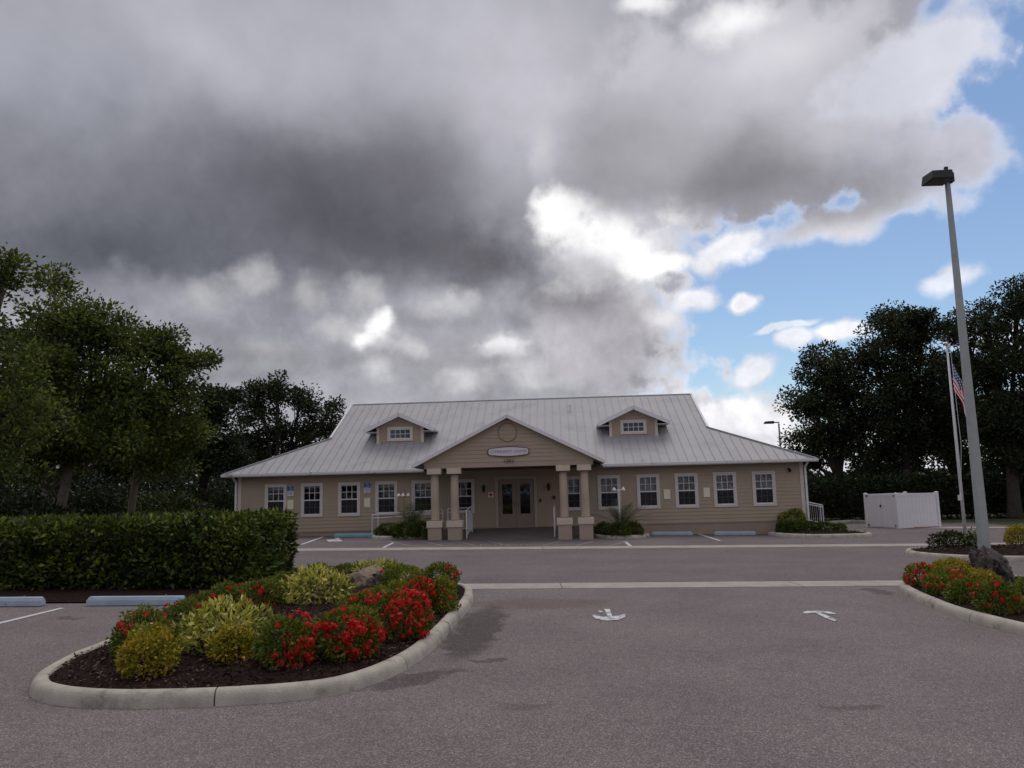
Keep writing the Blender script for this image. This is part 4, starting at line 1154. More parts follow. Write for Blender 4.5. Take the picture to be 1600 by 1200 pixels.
def flag_material():
    m = bpy.data.materials.new('flag cloth'); m.use_nodes = True; tr_ = m.node_tree; l = tr_.links; b = tr_.nodes['Principled BSDF']
    b.inputs['Roughness'].default_value = .8
    uv = nd(tr_, 'ShaderNodeUVMap'); sp = nd(tr_, 'ShaderNodeSeparateXYZ'); l.new(uv.outputs[0], sp.inputs[0])
    def mth(op, a, b_=None, c=None):
        n = nd(tr_, 'ShaderNodeMath', operation=op)
        for i, x in enumerate((a, b_, c)):
            if x is None: continue
            if isinstance(x, (int, float)): n.inputs[i].default_value = x
            else: l.new(x, n.inputs[i])
        return n.outputs[0]
    U, V = sp.outputs[0], sp.outputs[1]
    stripe = mth('GREATER_THAN', mth('MODULO', mth('MULTIPLY', V, 6.5), 1.0), .5)          # V counts down from the top
    canton = mth('MULTIPLY', mth('LESS_THAN', U, .4), mth('LESS_THAN', V, 7 / 13))
    fx = mth('SUBTRACT', mth('FRACT', mth('MULTIPLY', U, 15.0)), .5); fy = mth('SUBTRACT', mth('FRACT', mth('MULTIPLY', V, 9.3)), .5)
    star = mth('LESS_THAN', mth('ADD', mth('MULTIPLY', fx, fx), mth('MULTIPLY', fy, fy)), .085)
    m1 = nd(tr_, 'ShaderNodeMix', data_type='RGBA'); l.new(stripe, m1.inputs[0]); m1.inputs[6].default_value = (.62, .03, .045, 1); m1.inputs[7].default_value = (.82, .79, .82, 1)
    m2 = nd(tr_, 'ShaderNodeMix', data_type='RGBA'); l.new(star, m2.inputs[0]); m2.inputs[6].default_value = (.035, .045, .16, 1); m2.inputs[7].default_value = (.7, .7, .75, 1)
    m3 = nd(tr_, 'ShaderNodeMix', data_type='RGBA'); l.new(canton, m3.inputs[0]); l.new(m1.outputs[2], m3.inputs[6]); l.new(m2.outputs[2], m3.inputs[7])
    l.new(m3.outputs[2], b.inputs['Base Color'])
    ts = nd(tr_, 'ShaderNodeBsdfTranslucent'); l.new(m3.outputs[2], ts.inputs[0]); mx = nd(tr_, 'ShaderNodeMixShader', ins={0: .35})
    l.new(b.outputs[0], mx.inputs[1]); l.new(ts.outputs[0], mx.inputs[2]); l.new(mx.outputs[0], tr_.nodes['Material Output'].inputs[0])
    return m


zt, zb = at(1481, 566, FY).z, at(1487, 612, FY).z
nu, nv = 44, 22; vs = []; fs = []; uvs = []
tipx = at(1512, 660, FY); 
for i in range(nu + 1):
    s = i / nu
    for j in range(nv + 1):
        v_ = j / nv
        hx = .06; hz = zt + (zb - zt) * v_
        dx = .60 * s ** .75 * (1 - .2 * v_) - .06 * v_ * s * (1 - s)
        dz = -(1.50 * s + .1 * s * s) * (1 - .30 * v_)
        fy_ = -.06 + .13 * math.sin(s * 7 + v_ * 9) * s ** .5 + .10 * math.sin(v_ * 14 + 1) * s
        dx += .05 * math.sin(v_ * 11 + s * 3) * s
        vs.append((FX + hx + dx, FY + fy_, hz + dz)); uvs.append((s, v_))
for i in range(nu):
    for j in range(nv): fs.append((i * (nv + 1) + j, (i + 1) * (nv + 1) + j, (i + 1) * (nv + 1) + j + 1, i * (nv + 1) + j + 1))
mb = MB(); mb.add(vs, fs); me = mb.mesh('flag'); ul = me.uv_layers.new(name='UVMap')
for lp in me.loops: ul.data[lp.index].uv = uvs[lp.vertex_index]
tag(link('flag', me, flag_material(), None, smooth=True), 'limp American flag hanging from the white flagpole', 'flag')

# twin globe post lights in the planters
def post_light(u, v, label, heads, topz, group='post lights in the planters', m=None):
    p = bw(u, v); t = thing('post_light', label, 'lamp post', p, -PSI, group); h = topz - p.z
    mm = m or M_RAIL
    mb = MB(); mb.lathe([(.12, 0), (.12, .1), (.07, .16), (.06, .55), (.045, .6), (.035, h - .1), (.03, h)], 12); mb.build('post', mm, t, smooth=True)
    for (dx, dy) in heads:
        mb = MB(); mb.tube([(0, 0, h - .08), (dx * .6, dy * .6, h - .02), (dx, dy, h + .0)], .018, 6); mb.build('arm', mm, t)
        mb = MB(); mb.lathe([(.10, -.05), (.085, -.02), (.05, .04), (.025, .07), (.012, .10)], 14, (dx, dy, h)); mb.build('lamp_shade', M_WHITE, t, smooth=True)
        mb = MB(); mb.lathe([(.03, -.12), (.06, -.10), (.06, -.05)], 10, (dx, dy, h)); mb.build('globe', M_CREAM, t, smooth=True)
    return t


post_light(4.62, -2.55, 'white twin headed post light in the planter right of the porch', [(-.19, 0), (.21, 0)], 2.0)
post_light(-5.05, -1.25, 'cream three headed post light behind the left planter palm', [(-.22, 0), (0, -.1), (.22, 0)], 1.98, m=M_SID)

# white vinyl enclosure
c0 = Vector((19.25, 40.9)); d2 = Vector((.91, .415)); d1 = Vector((-.415, .91))
gz = -.37; EH = 1.78
t = thing('vinyl_enclosure', 'white vinyl fence enclosure with gates beyond the right end of the building', 'fence', (c0.x, c0.y, gz), math.atan2(d2.y, d2.x))
LW, LD = 2.95, 1.9
for (x, y) in ((0, 0), (LW, 0), (0, LD), (LW, LD)):
    mb = MB(); mb.box(x - .07, x + .07, y - .07, y + .07, -.1, EH); ps = mb.build('post', M_WHITE, t)
    mb = MB(); mb.add([(x - .09, y - .09, EH), (x + .09, y - .09, EH), (x + .09, y + .09, EH), (x - .09, y + .09, EH), (x, y, EH + .04)], [(0, 1, 4), (1, 2, 4), (2, 3, 4), (3, 0, 4), (3, 2, 1, 0)])
    mb.build('post_cap', M_WHITE, ps)
nb = 11
bm_ = MB(); w = (LW - .14) / nb - .008; bm_.box(0, w, -.02, .02, .1, EH - .12); bme = bm_.mesh('board')
for yy in (0, LD):
    mb = MB(); mb.box(.07, LW - .07, yy - .035, yy + .035, .03, .12); mb.build('rail', M_WHITE, t)
    mb = MB(); mb.box(.07, LW - .07, yy - .035, yy + .035, EH - .14, EH - .03); mb.build('rail', M_WHITE, t)
    for i in range(nb):
        o = link('board', bme, M_WHITE, t); o.location = (.074 + i * (w + .008), yy, 0)
mb = MB(); mb.box(LW - .03, LW + .03, .07, LD - .07, .05, EH - .05); mb.build('side_panel', M_WHITE, t)
gw = (LD - .14) / 2 - .012
for k in range(2):
    y0 = .07 + .008 + k * (gw + .012)
    mb = MB(); mb.box(-.03, .03, y0, y0 + gw, .08, .2); mb.box(-.03, .03, y0, y0 + gw, EH - .16, EH - .04); mb.box(-.03, .03, y0, y0 + .08, .2, EH - .16); mb.box(-.03, .03, y0 + gw - .08, y0 + gw, .2, EH - .16)
    g = mb.build('gate', M_WHITE, t)
    for i in range(4):
        ww = (gw - .16) / 4; mb = MB(); mb.box(-.018, .018, y0 + .08 + i * ww + .003, y0 + .08 + (i + 1) * ww - .003, .2, EH - .16); mb.build('board', M_WHITE, g)
    hy = y0 + .01 if k == 0 else y0 + gw - .01
    for z in (.16, EH - .12):
        mb = MB(); mb.box(-.055, -.031, hy - .06, hy + .06, z - .05, z + .05); mb.build('hinge', M_HINGE, g)
mb = MB(); ym = .07 + gw + .014; mb.box(-.06, -.031, ym - .03, ym + .05, 1.08, 1.2); mb.build('latch', M_HINGE, t)
struct(flat_poly('concrete_pad', [(19.9, 41.0), (22.4, 42.2), (26, 41.2), (25.5, 40.2), (21.5, 40.6)], M_STRIP, .01, 'pale concrete pad before the vinyl enclosure'))
mb = MB(); mb.obox((20.2, 41.12, -.37), (21.1, 41.53, -.39), .14, .12); tag(mb.build('red_kerb', M_KERBRED, None, bevel=.01), 'short red painted kerb at the foot of the vinyl enclosure', 'kerb')
# back drive kerb
mb = MB()
kp = [on_ground(1290, 818), on_ground(1330, 815.5), on_ground(1356, 816.5)]
for a, b in zip(kp[:-1], kp[1:]): mb.obox((a.x, a.y, ground_z(a.x) + .05), (b.x, b.y, ground_z(b.x) + .05), .2, .14)
struct(mb.build('drive_kerb', M_CONC, None), 'low concrete kerb of the drive beyond the building')


# ------------------------------------------------------------------ rocks
def rock(name, label, c, r, m, seed, rz=0, rug=.10):
    import bmesh
    bm = bmesh.new(); bmesh.ops.create_icosphere(bm, subdivisions=5, radius=1)
    for v in bm.verts:
        p = v.co.copy()
        d = 1 + .30 * mnoise.noise(p * 1.3 + Vector((seed, 0, 0))) + .26 * mnoise.noise(p * 2.6 + Vector((0, seed, 0))) - rug * abs(mnoise.noise(p * 4.5 + Vector((seed, seed, 0)))) + .5 * rug * mnoise.noise(p * 10)
        q = p * d
        # a few broken facets
        for k, (nx, ny, nz, lim) in enumerate(((.6, -.7, .4, .72), (-.7, -.5, .5, .74), (.1, -.4, .9, .70), (.9, .1, .3, .78))):
            nn = Vector((nx + .2 * math.sin(seed + k), ny, nz)).normalized(); e = q.dot(nn)
            if e > lim: q -= nn * (e - lim) * .85
        v.co = Vector((q.x * r[0], q.y * r[1], max(q.z, -.35) * r[2]))
    me = bpy.data.meshes.new(name); bm.to_mesh(me); bm.free()
    o = link(name, me, m, None, smooth=True); o.location = c; o.rotation_euler = (0, 0, rz)
    return tag(o, label, 'rock', 'boulders in the planting islands')


c = on_ground(576, 918, .12); rock('boulder', 'brown boulder among shrubs at the back of the left island', (c.x, c.y + .3, .26), (.44, .36, .33), M_ROCK, 3.0, .3, rug=.22)
c = on_ground(1560, 916, .12); rock('boulder', 'dark pitted boulder at the foot of the tall lamp pole', (c.x + .17, c.y + .5, .12), (.49, .40, .58), M_ROCK2, 5.0, .2, rug=.5)


# ------------------------------------------------------------------ shrubs
def blob_pts(n, rng, rx, ry, rz, lump=.22, seed=0, shell=.35, low=-.55):
    """points on and just inside a lumpy ellipsoid, with outward directions"""
    P = rng.normal(0, 1, (int(n * 1.7), 3)); P /= np.linalg.norm(P, axis=1)[:, None]
    P = P[P[:, 2] > low][:n]; n = len(P)
    ph = rng.uniform(0, 6.28, 9)
    f = 1 + lump * (np.sin(P[:, 0] * 4.1 + ph[0]) * np.sin(P[:, 1] * 3.7 + ph[1]) + .7 * np.sin(P[:, 2] * 5.3 + ph[2] + P[:, 0] * 3) + .5 * np.sin(P[:, 1] * 8 + ph[3]) * np.sin(P[:, 0] * 9 + ph[4]))
    d = f * (1 - shell * rng.random(n) ** 1.6)
    C = P * d[:, None] * np.array([rx, ry, rz])
    N = P / np.array([rx, ry, rz]); N /= np.linalg.norm(N, axis=1)[:, None]
    return C, N


CLUSTERS = {}


def cluster_mesh(k, orange):
    """a domed head of small four petalled blooms"""
    if (k, orange) in CLUSTERS: return CLUSTERS[(k, orange)]
    rng = np.random.default_rng(900 + k); n = 26
    P = rng.normal(0, 1, (n, 3)); P[:, 2] = np.abs(P[:, 2]) * .9; P /= np.linalg.norm(P, axis=1)[:, None]
    C = P * np.array([.044, .044, .034]); Q = []
    for c, d in zip(C, P):
        d = Vector(d) + Vector(rng.normal(0, .25, 3)); d.normalize(); a = d.orthogonal().normalized(); b = d.cross(a); r = .016 * rng.uniform(.8, 1.25); c = Vector(c)
        Q.append([c + a * r, c + b * r, c - a * r, c - b * r])
    me = quads_mesh('flower_cluster', np.array([[tuple(v) for v in q] for q in Q])); me.materials.append(L_FLOW_O if orange else L_FLOW)
    CLUSTERS[(k, orange)] = me
    return me


def shrub(kind, cx, top, bot, wid, label, flow=0.0, seed=0, group='shrubs in the left island', flow_bias=(0, 0), depth=None, leafk=1.0, name=None, cat='shrub', ymax=None):
    """cx, top, bot, wid describe the bush as it stands: foot on the ground, real width and height from its distance"""
    p = on_ground(cx, bot, .13 if bot > 880 else .03); dist = p.y
    rx = wid * dist / FPX / 2; hgt = (bot - top) * dist / FPX * 1.0
    ry = rx * .9 if depth is None else depth
    cy = p.y + ry * .75
    x = p.x * (cy / p.y); gz_ = ground_z(x) + .10
    rng = np.random.default_rng(seed + 17)
    t = thing(name or {'ixora': 'flowering_shrub', 'ixora_y': 'flowering_shrub', 'gold': 'golden_shrub', 'vari': 'variegated_shrub', 'box': 'clipped_shrub', 'dark': 'clipped_shrub'}[kind],
              label, cat, (x, cy, gz_), 0, group)
    spec = {'ixora': (L_IXORA, .060, .030, 1.0, .5), 'ixora_y': (L_IXORA_Y, .060, .030, 1.0, .5), 'gold': (L_GOLD, .052, .036, 1.15, .7), 'vari': (L_VARI, .125, .048, .70, .6),
            'box': (L_BOX, .10, .055, 1.2, .5), 'dark': (L_UNDER, .10, .055, .8, .6)}[kind]
    m, L, Wd, dens, jit = spec; L *= leafk; Wd *= leafk
    rz_ = hgt * .53
    area = 4 * PI * ((rx * ry) ** 1.6 / 3 + (rx * rz_) ** 1.6 / 3 + (ry * rz_) ** 1.6 / 3) ** (1 / 1.6)
    n = int(min(9000, dens * 2.6 * area / (L * Wd)))
    C, N = blob_pts(n, rng, rx * .98, ry, rz_, .12 if kind != 'vari' else .10, seed, .38, -.62)
    C[:, 2] += hgt * .38
    C[:, 2] = np.maximum(C[:, 2], .02)
    if kind == 'vari': N = N * .9 + np.array([0, 0, .15]); 
    q = leaves(C, N, rng, L, Wd, .3 if kind != 'vari' else .2, jit)
    link('crown', quads_mesh('crown', q), m, t)
    # woody stems up into the crown
    mb = MB(); rr = random.Random(seed)
    for k in range(6):
        a = rr.uniform(0, 6.28); e = (math.cos(a) * rx * .6, math.sin(a) * ry * .6, hgt * rr.uniform(.4, .75))
        mb.tube([(math.cos(a) * .05, math.sin(a) * .05, -.06), (e[0] * .5, e[1] * .5, e[2] * .6), e], [.014, .01, .005], 5)
    mb.build('stem', M_BARK, t)
    if flow > 0:
        nf = int(math.ceil(flow * .8))
        C, N = blob_pts(nf * 4, rng, rx * 1.0, ry, rz_, .12, seed, .08, -.5)
        sc_ = C[:, 0] / rx * flow_bias[0] + N[:, 2] * flow_bias[1] + rng.normal(0, .45, len(C)) - N[:, 1] * .6
        # bunches: flowers gather round a few seeds
        idx = np.argsort(-sc_)[:nf]; C, N = C[idx], N[idx]; C[:, 2] += hgt * .38; ok = C[:, 2] > .05; C, N = C[ok], N[ok]
        orange = kind == 'ixora_y'
        for k in range(len(C)):
            o = link('flower_cluster', cluster_mesh(k % 4, orange), None, t)
            o.location = Vector(C[k]) + Vector(N[k]) * .015; o.rotation_euler = Vector(N[k]).to_track_quat('Z', 'Y').to_euler(); z_ = rng.uniform(.75, 1.25); o.scale = (z_, z_, z_)
    return t


GL = 'shrubs in the left island'
S = shrub
# front, left to right
S('gold', 232, 978, 1060, 86, 'rounded golden shrub at the near left tip of the left island', seed=1)
S('ixora', 225, 950, 1030, 88, 'dark green shrub with a few red blooms behind the golden shrub at the left tip', 7, 2, flow_bias=(-.6, .8))
S('ixora', 288, 938, 1002, 84, 'low green shrub with red blooms on top left of the large variegated shrub', 9, 3, flow_bias=(0, 1.2))
S('vari', 352, 944, 1026, 150, 'large cream and green variegated shrub in the front half of the left island', seed=4)
S('gold', 362, 978, 1040, 76, 'smaller golden shrub before the large variegated shrub', seed=5)
S('ixora', 447, 962, 1046, 92, 'green shrub with red blooms crowding its right side, front middle of the island', 46, 6, flow_bias=(1.2, .2))
S('ixora', 540, 948, 1034, 104, 'bushy shrub thick with bright red blooms, nearest of the red masses', 105, 7, flow_bias=(.7, .5))
S('ixora', 622, 922, 1002, 100, 'bushy shrub thick with bright red blooms, second red mass along the right kerb', 110, 8, flow_bias=(.5, .6))
S('ixora', 655, 905, 960, 66, 'red topped shrub, third red mass along the right kerb', 56, 9, flow_bias=(.3, 1.0))
S('ixora_y', 690, 899, 958, 48, 'round green shrub with hardly any blooms on the right kerb', 3, 10, flow_bias=(1, 0))
S('ixora', 686, 878, 927, 62, 'green shrub with orange red blooms at the back right corner of the left island', 14, 11, flow_bias=(1.2, .3))
# middle and back rows
S('ixora', 566, 927, 972, 76, 'low red flowering shrub between the boulder and the red masses', 26, 12, flow_bias=(-.2, .9))
S('ixora_y', 588, 916, 952, 56, 'low bright green shrub just below the boulder', 2, 13)
S('vari', 492, 889, 952, 116, 'cream and green variegated shrub left of the boulder', seed=14)
S('ixora', 405, 904, 956, 74, 'green shrub with a red bunch on its front, left of the middle variegated shrub', 16, 15, flow_bias=(.2, .2))
S('ixora', 350, 912, 962, 74, 'green shrub with scattered red blooms in the back row before the hedge', 14, 16, flow_bias=(.5, .4))
S('ixora', 312, 925, 966, 44, 'small shrub with red blooms beside the end of the blue wheel stop', 9, 17, flow_bias=(0, .6))
S('ixora', 440, 894, 936, 50, 'small dark green shrub at the hedge corner', 4, 18)
S('ixora_y', 498, 880, 910, 46, 'small green shrub at the back edge behind the middle variegated shrub', 1, 19)
S('ixora', 540, 880, 908, 44, 'small shrub with red blooms at the back edge left of the boulder', 8, 20)
S('vari', 588, 878, 908, 84, 'variegated shrub at the back edge behind the boulder', seed=21)
S('ixora_y', 630, 880, 918, 66, 'bright green shrub at the back edge right of the boulder', 3, 22)
S('ixora_y', 622, 906, 940, 46, 'small bright green shrub between boulder and red topped shrub', 2, 23)
GR = 'shrubs in the right island'
S('ixora_y', 1441, 878, 916, 46, 'orange flowered shrub at the tip of the right island', 34, 31, GR, flow_bias=(-.6, .2))
S('gold', 1492, 871, 912, 76, 'yellow green shrub at the back of the right island', seed=32, group=GR)
S('ixora_y', 1478, 890, 930, 66, 'green shrub with orange blooms, second from the tip of the right island', 22, 33, GR, flow_bias=(-.4, .3))
S('ixora', 1516, 905, 944, 64, 'green shrub with the brightest red bunches in the right island', 18, 34, GR, flow_bias=(.4, .4))
S('gold', 1540, 888, 930, 52, 'yellow shrub directly before the dark boulder', seed=35, group=GR)
S('ixora', 1562, 904, 960, 66, 'large round green shrub with a few red blooms nearest in the right island', 10, 36, GR, flow_bias=(-.5, 0))
S('ixora_y', 1604, 903, 952, 44, 'green shrub cut by the right edge of the photo', 2, 37, GR)
GF = 'shrubs in the far island'
S('dark', 1486, 834, 862, 58, 'dark reddish green shrub at the foot of the flagpole', seed=41, group=GF, leafk=1.1)
t = S('box', 1524, 832, 863, 24, 'small shrub speckled with white flowers between flagpole and lamp pole', seed=42, group=GF, leafk=.9)
rng = np.random.default_rng(5); C, N = blob_pts(60, rng, .25, .22, .36, .1); C[:, 2] += .28
stuff(link('flowers', quads_mesh('flowers', leaves(np.repeat(C, 6, 0), np.repeat(N, 6, 0), rng, .07, .05, 0, .6)), L_WHITEF, t))
S('gold', 1592, 822, 856, 36, 'clipped yellow green shrub at the right edge in the far island', seed=43, group=GF, leafk=1.3)
GP = 'clipped shrubs in the building planters'
for i, (cx, top, bot, wid, lab) in enumerate(((608, 820, 841, 40, 'clipped shrub at the left end of the left planter'), (634, 819, 843, 44, 'clipped shrub in the middle of the left planter'), (658, 818, 842, 34, 'clipped shrub by the first column in the left planter'),
                                              (944, 820, 839, 32, 'clipped shrub at the left end of the right planter'), (967, 820, 841, 40, 'clipped shrub at the foot of the white post light'), (990, 818, 840, 32, 'clipped shrub at the right end of the right planter'),
                                              (1207, 820, 831, 14, 'tiny round shrub at the left end of the corner planter'), (1232, 816, 836, 36, 'clipped shrub left in the corner planter'),
                                              (1262, 817, 836, 40, 'clipped shrub in the middle of the corner planter'), (1290, 818, 836, 40, 'clipped shrub right in the corner planter'), (1312, 820, 836, 22, 'clipped shrub at the right end of the corner planter'))):
    S('box', cx, top, bot, wid, lab, seed=50 + i, group=GP)
S('ixora_y', 1240, 797, 834, 46, 'taller loose yellow green bush against the right corner of the building', seed=70, group=GP, name='corner_bush', leafk=1.6)


def palm(px, bot, Y, h, label, n=16, seed=1, spread=1.0):
    p = at(px, bot, Y); p.z = ground_z(p.x) + .05
    t = thing('palm_plant', label, 'palm', p, 0, 'small palms in the building planters'); rr = random.Random(seed)
    mb = MB(); mb.tube([(0, 0, -.05), (0, 0, h * .25)], [.09, .07], 8); mb.build('trunk', M_BARK, t)
    for k in range(n):
        a = 2 * PI * k / n + rr.uniform(-.2, .2); up = rr.uniform(.35, 1.25); L = h * rr.uniform(.75, 1.0)
        V = []; prev = Vector((0, 0, h * .25)); d = Vector((math.cos(a) * math.cos(up) * spread, math.sin(a) * math.cos(up) * spread, math.sin(up)))
        pts = [prev]; seg = 8
        for s in range(seg):
            d = (d + Vector((0, 0, -.10))).normalized(); pts.append(pts[-1] + d * L / seg)
        side = Vector((-math.sin(a), math.cos(a), 0))
        for s in range(1, seg + 1):
            for sg in (-1, 1):
                for q in (0, .5):
                    b = pts[s - 1].lerp(pts[s], q); dd = (pts[s] - pts[s - 1]).normalized(); ll = L * .30 * math.sin(PI * min(.95, (s + q) / (seg + 1) * .85 + .12))
                    tip = b + (side * sg * .8 + dd * .6 - Vector((0, 0, .15))).normalized() * ll
                    V.append([b, b + dd * .03, tip, b - dd * .012])
        link('frond', quads_mesh('frond', np.array([[tuple(x) for x in qd] for qd in V])), L_PALM, t)
    return t


palm(642, 838, 35.6, 1.75, 'small spiky palm in the left planter', 16, 2)
palm(972, 836, 35.2, 1.75, 'small dark spreading palm behind the white post light', 22, 5, 1.2)


# ------------------------------------------------------------------ hedges
def hedge(label, x0, x1, y0, y1, h, leaf, m, n, seed, group=None, lump=.12, name='hedge'):
    t = thing(name, label, 'hedge', ((x0 + x1) / 2, (y0 + y1) / 2, ground_z((x0 + x1) / 2)), 0, group)
    rng = np.random.default_rng(seed); hx, hy = (x1 - x0) / 2, (y1 - y0) / 2
    # sample faces by area: front, back, top, ends
    A = np.array([2 * hx * h, 2 * hx * h * .25, 4 * hx * hy, 2 * hy * h, 2 * hy * h]); A /= A.sum()
    face = rng.choice(5, n, p=A); a = rng.uniform(-1, 1, n); b = rng.uniform(0, 1, n)
    C = np.zeros((n, 3)); N = np.zeros((n, 3))
    f = face == 0; C[f] = np.c_[a[f] * hx, np.full(f.sum(), -hy), b[f] * h]; N[f] = (0, -1, .25)
    f = face == 1; C[f] = np.c_[a[f] * hx, np.full(f.sum(), hy), b[f] * h]; N[f] = (0, 1, .25)
    f = face == 2; C[f] = np.c_[a[f] * hx, (b[f] * 2 - 1) * hy, np.full(f.sum(), h)]; N[f] = (0, -.1, 1)
    f = face == 3; C[f] = np.c_[np.full(f.sum(), -hx), a[f] * hy, b[f] * h]; N[f] = (-1, 0, .25)
    f = face == 4; C[f] = np.c_[np.full(f.sum(), hx), a[f] * hy, b[f] * h]; N[f] = (1, 0, .25)
    # rounded arrises, lumps, and depth into the hedge
    top = np.clip((C[:, 2] - h * .8) / (h * .2), 0, 1); ed = top ** 2 * .12
    C[:, 1] *= 1 - ed * .5; 
    lum = np.array([mnoise.noise((c[0] * 1.1, c[1] * 1.1, c[2] * 1.6 + seed)) + .6 * mnoise.noise((c[0] * 3.1, c[1] * 3.1, c[2] * 3.3)) for c in C]) * lump
    low = np.clip(C[:, 2] / (h * .25), 0, 1)
    ins = rng.random(n) ** 1.5 * .28
    C += N * (lum - ins * 1.0)[:, None]; C[:, 1] += (1 - low) * .12 * (face == 0)
    q = leaves(C, N, rng, leaf, leaf * .52, .3, .65)
    link('foliage', quads_mesh('foliage', q), m, t)
    mb = MB(); mb.box(-hx + .4, hx - .4, -hy + .4, hy - .4, .25, h - .38); mb.build('dark_core', mat('hedge core shade', (.018, .018, .010), 1.0, .5, 6, 1.0, 12), t)  # plain dark block added inside to stop light passing through the leaves
    rr = random.Random(seed)
    for k in range(int(hx * 2 / .6)):
        x = -hx + .3 + k * .6; mb = MB(); mb.tube([(x, -hy + .35, -.05), (x + rr.uniform(-.1, .1), -hy + .3, .5)], .02, 5); mb.build('stem', M_BARK, t)
    return t


hedge('long clipped dark green hedge behind the blue wheel stops', -16.5, -5.62, 17.2, 20.4, 1.42, .15, L_HEDGE, 30000, 3, lump=.17)
hedge('tall dark hedge behind the vinyl enclosure', 17.5, 46, 51, 54, 2.5, .26, L_DARK, 16000, 5, lump=.35)
hedge('low clipped dark hedge at the foot of the left trees', -24, -14.2, 40, 41.5, 1.15, .16, L_DARK, 7000, 7)


# ------------------------------------------------------------------ trees
def tree(name, label, base, lobes, leaf, m, bark, per=150, dens=1.0, seed=0, trunk_r=.22, group=None, fork=.35, lean=(0, 0), size=.75, dead=0):
    """base on the ground; lobes: (centre xyz, radii xyz) in world space; leaf clumps hang on limbs that reach into each lobe"""
    bx, by, bz = base
    t = thing(name, label, 'tree', base, 0, group)
    rng = np.random.default_rng(seed); rr = random.Random(seed)
    CC, NN = [], []; tips = []
    for (c, r) in lobes:
        c = np.array(c) - np.array(base); r = np.array(r)
        k = max(4, int(dens * 9.0 * (r[0] * r[1] + r[0] * r[2] + r[1] * r[2]) / 3 / size))
        P = rng.normal(0, 1, (k, 3)); P /= np.linalg.norm(P, axis=1)[:, None]; P *= (rng.random((k, 1)) ** .45)
        cl = c + P * r * 1.0
        for p in cl:
            s = size * rng.uniform(.55, 1.25)
            k_ = int(per * rng.uniform(.6, 1.3)); q = rng.normal(0, 1, (k_, 3)); q /= np.linalg.norm(q, axis=1)[:, None]; q *= (rng.random((k_, 1)) ** .5) * np.array([s, s, s * .62])
            CC.append(q + p); NN.append(q / (np.linalg.norm(q, axis=1)[:, None] + 1e-6) + np.array([0, 0, .35]))
            tips.append(p)
    C = np.concatenate(CC); N = np.concatenate(NN)
    link('crown', quads_mesh('crown', leaves(C, N, rng, leaf, leaf * .55, .35, .6)), m, t)
    # trunk and limbs
    top = np.mean([np.array(c) - np.array(base) for c, r in lobes], axis=0)
    fz = max(1.2, top[2] * fork); fp = Vector((top[0] * .25 + lean[0], top[1] * .25 + lean[1], fz))
    mb = MB(); mb.tube([(0, 0, -.2), (fp.x * .15, fp.y * .15, fz * .12), (fp.x * .5, fp.y * .5, fz * .5), fp], [trunk_r * 1.45, trunk_r * 1.08, trunk_r * .92, trunk_r * .8], 10)
    mb.build('trunk', bark, t, smooth=True)
    lb = MB()
    for (c, r) in lobes:
        c = Vector(c) - Vector(base); mid = fp.lerp(c, .5) + Vector((rr.uniform(-.4, .4), rr.uniform(-.4, .4), rr.uniform(0, .5)))
        lb.tube([fp - Vector((0, 0, .2)), fp.lerp(mid, .5) + Vector((0, 0, .1)), mid, c], [trunk_r * .6, trunk_r * .48, trunk_r * .36, trunk_r * .2], 7)
        near = sorted(tips, key=lambda p: (p[0] - c.x) ** 2 + (p[1] - c.y) ** 2 + (p[2] - c.z) ** 2)[:16]
        for p in near:
            p = Vector(p); a = mid.lerp(c, rr.uniform(.1, 1)); lb.tube([a, a.lerp(p, .5) + Vector((0, 0, rr.uniform(-.1, .25))), p], [trunk_r * .16, trunk_r * .10, .012], 5)
    lb.build('limb', bark, t, smooth=True)
    return t


def lobe(px, py, Y, rpx, rpy, dy=None):
    p = at(px, py, Y); k = Y / FPX
    return ((p.x, p.y, p.z), (rpx * k, dy if dy else (rpx + rpy) / 2 * k, rpy * k))


def gbase(px, Y):
    x = at(px, 800, Y).x; return (x, Y, ground_z(x) - .05)


GT = 'trees behind the long hedge'
tree('broadleaf_tree', 'large green tree with a leaning pale trunk above the hedge', gbase(84, 27),
     [lobe(110, 500, 27, 62, 52), lobe(165, 520, 27.5, 60, 52), lobe(90, 590, 26.5, 78, 62), lobe(190, 610, 27, 70, 58), lobe(86, 446, 27, 16, 22), lobe(140, 690, 26.5, 95, 46), lobe(60, 710, 26.5, 70, 34)],
     .17, L_LEFT, M_BARK2, 150, 1.25, 11, .17, GT, lean=(.35, 0), fork=.55)
tree('broadleaf_tree', 'green tree with a straight pale trunk right of the leaning one', gbase(198, 29),
     [lobe(225, 540, 29, 44, 44), lobe(262, 590, 29, 46, 42), lobe(300, 570, 29.5, 30, 26), lobe(215, 650, 28.5, 66, 56), lobe(285, 665, 29, 48, 48), lobe(250, 725, 29, 60, 24), lobe(265, 548, 29, 14, 16)],
     .17, L_LEFT, M_BARK2, 150, 1.25, 12, .14, GT, fork=.5)
tree('broadleaf_tree', 'nearest tree at the left photo edge with a sparse top sprig', gbase(-50, 22),
     [lobe(4, 575, 22, 52, 60), lobe(-40, 520, 22, 46, 46), lobe(30, 655, 21.5, 60, 56), lobe(16, 412, 22, 20, 9), lobe(0, 445, 22, 10, 16), lobe(-10, 720, 22, 70, 50)],
     .15, L_LEFT, M_BARK2, 140, 1.15, 13, .17, GT, fork=.5)
tree('pine_tree', 'dark tree with tufted tops right of the green trees', gbase(318, 44),
     [lobe(335, 640, 44, 34, 34), lobe(360, 625, 45, 20, 24), lobe(300, 690, 44, 50, 44), lobe(350, 710, 44, 48, 38), lobe(262, 540, 46, 14, 16)],
     .22, L_DARK, M_BARK, 110, 1.2, 14, .2, GT)
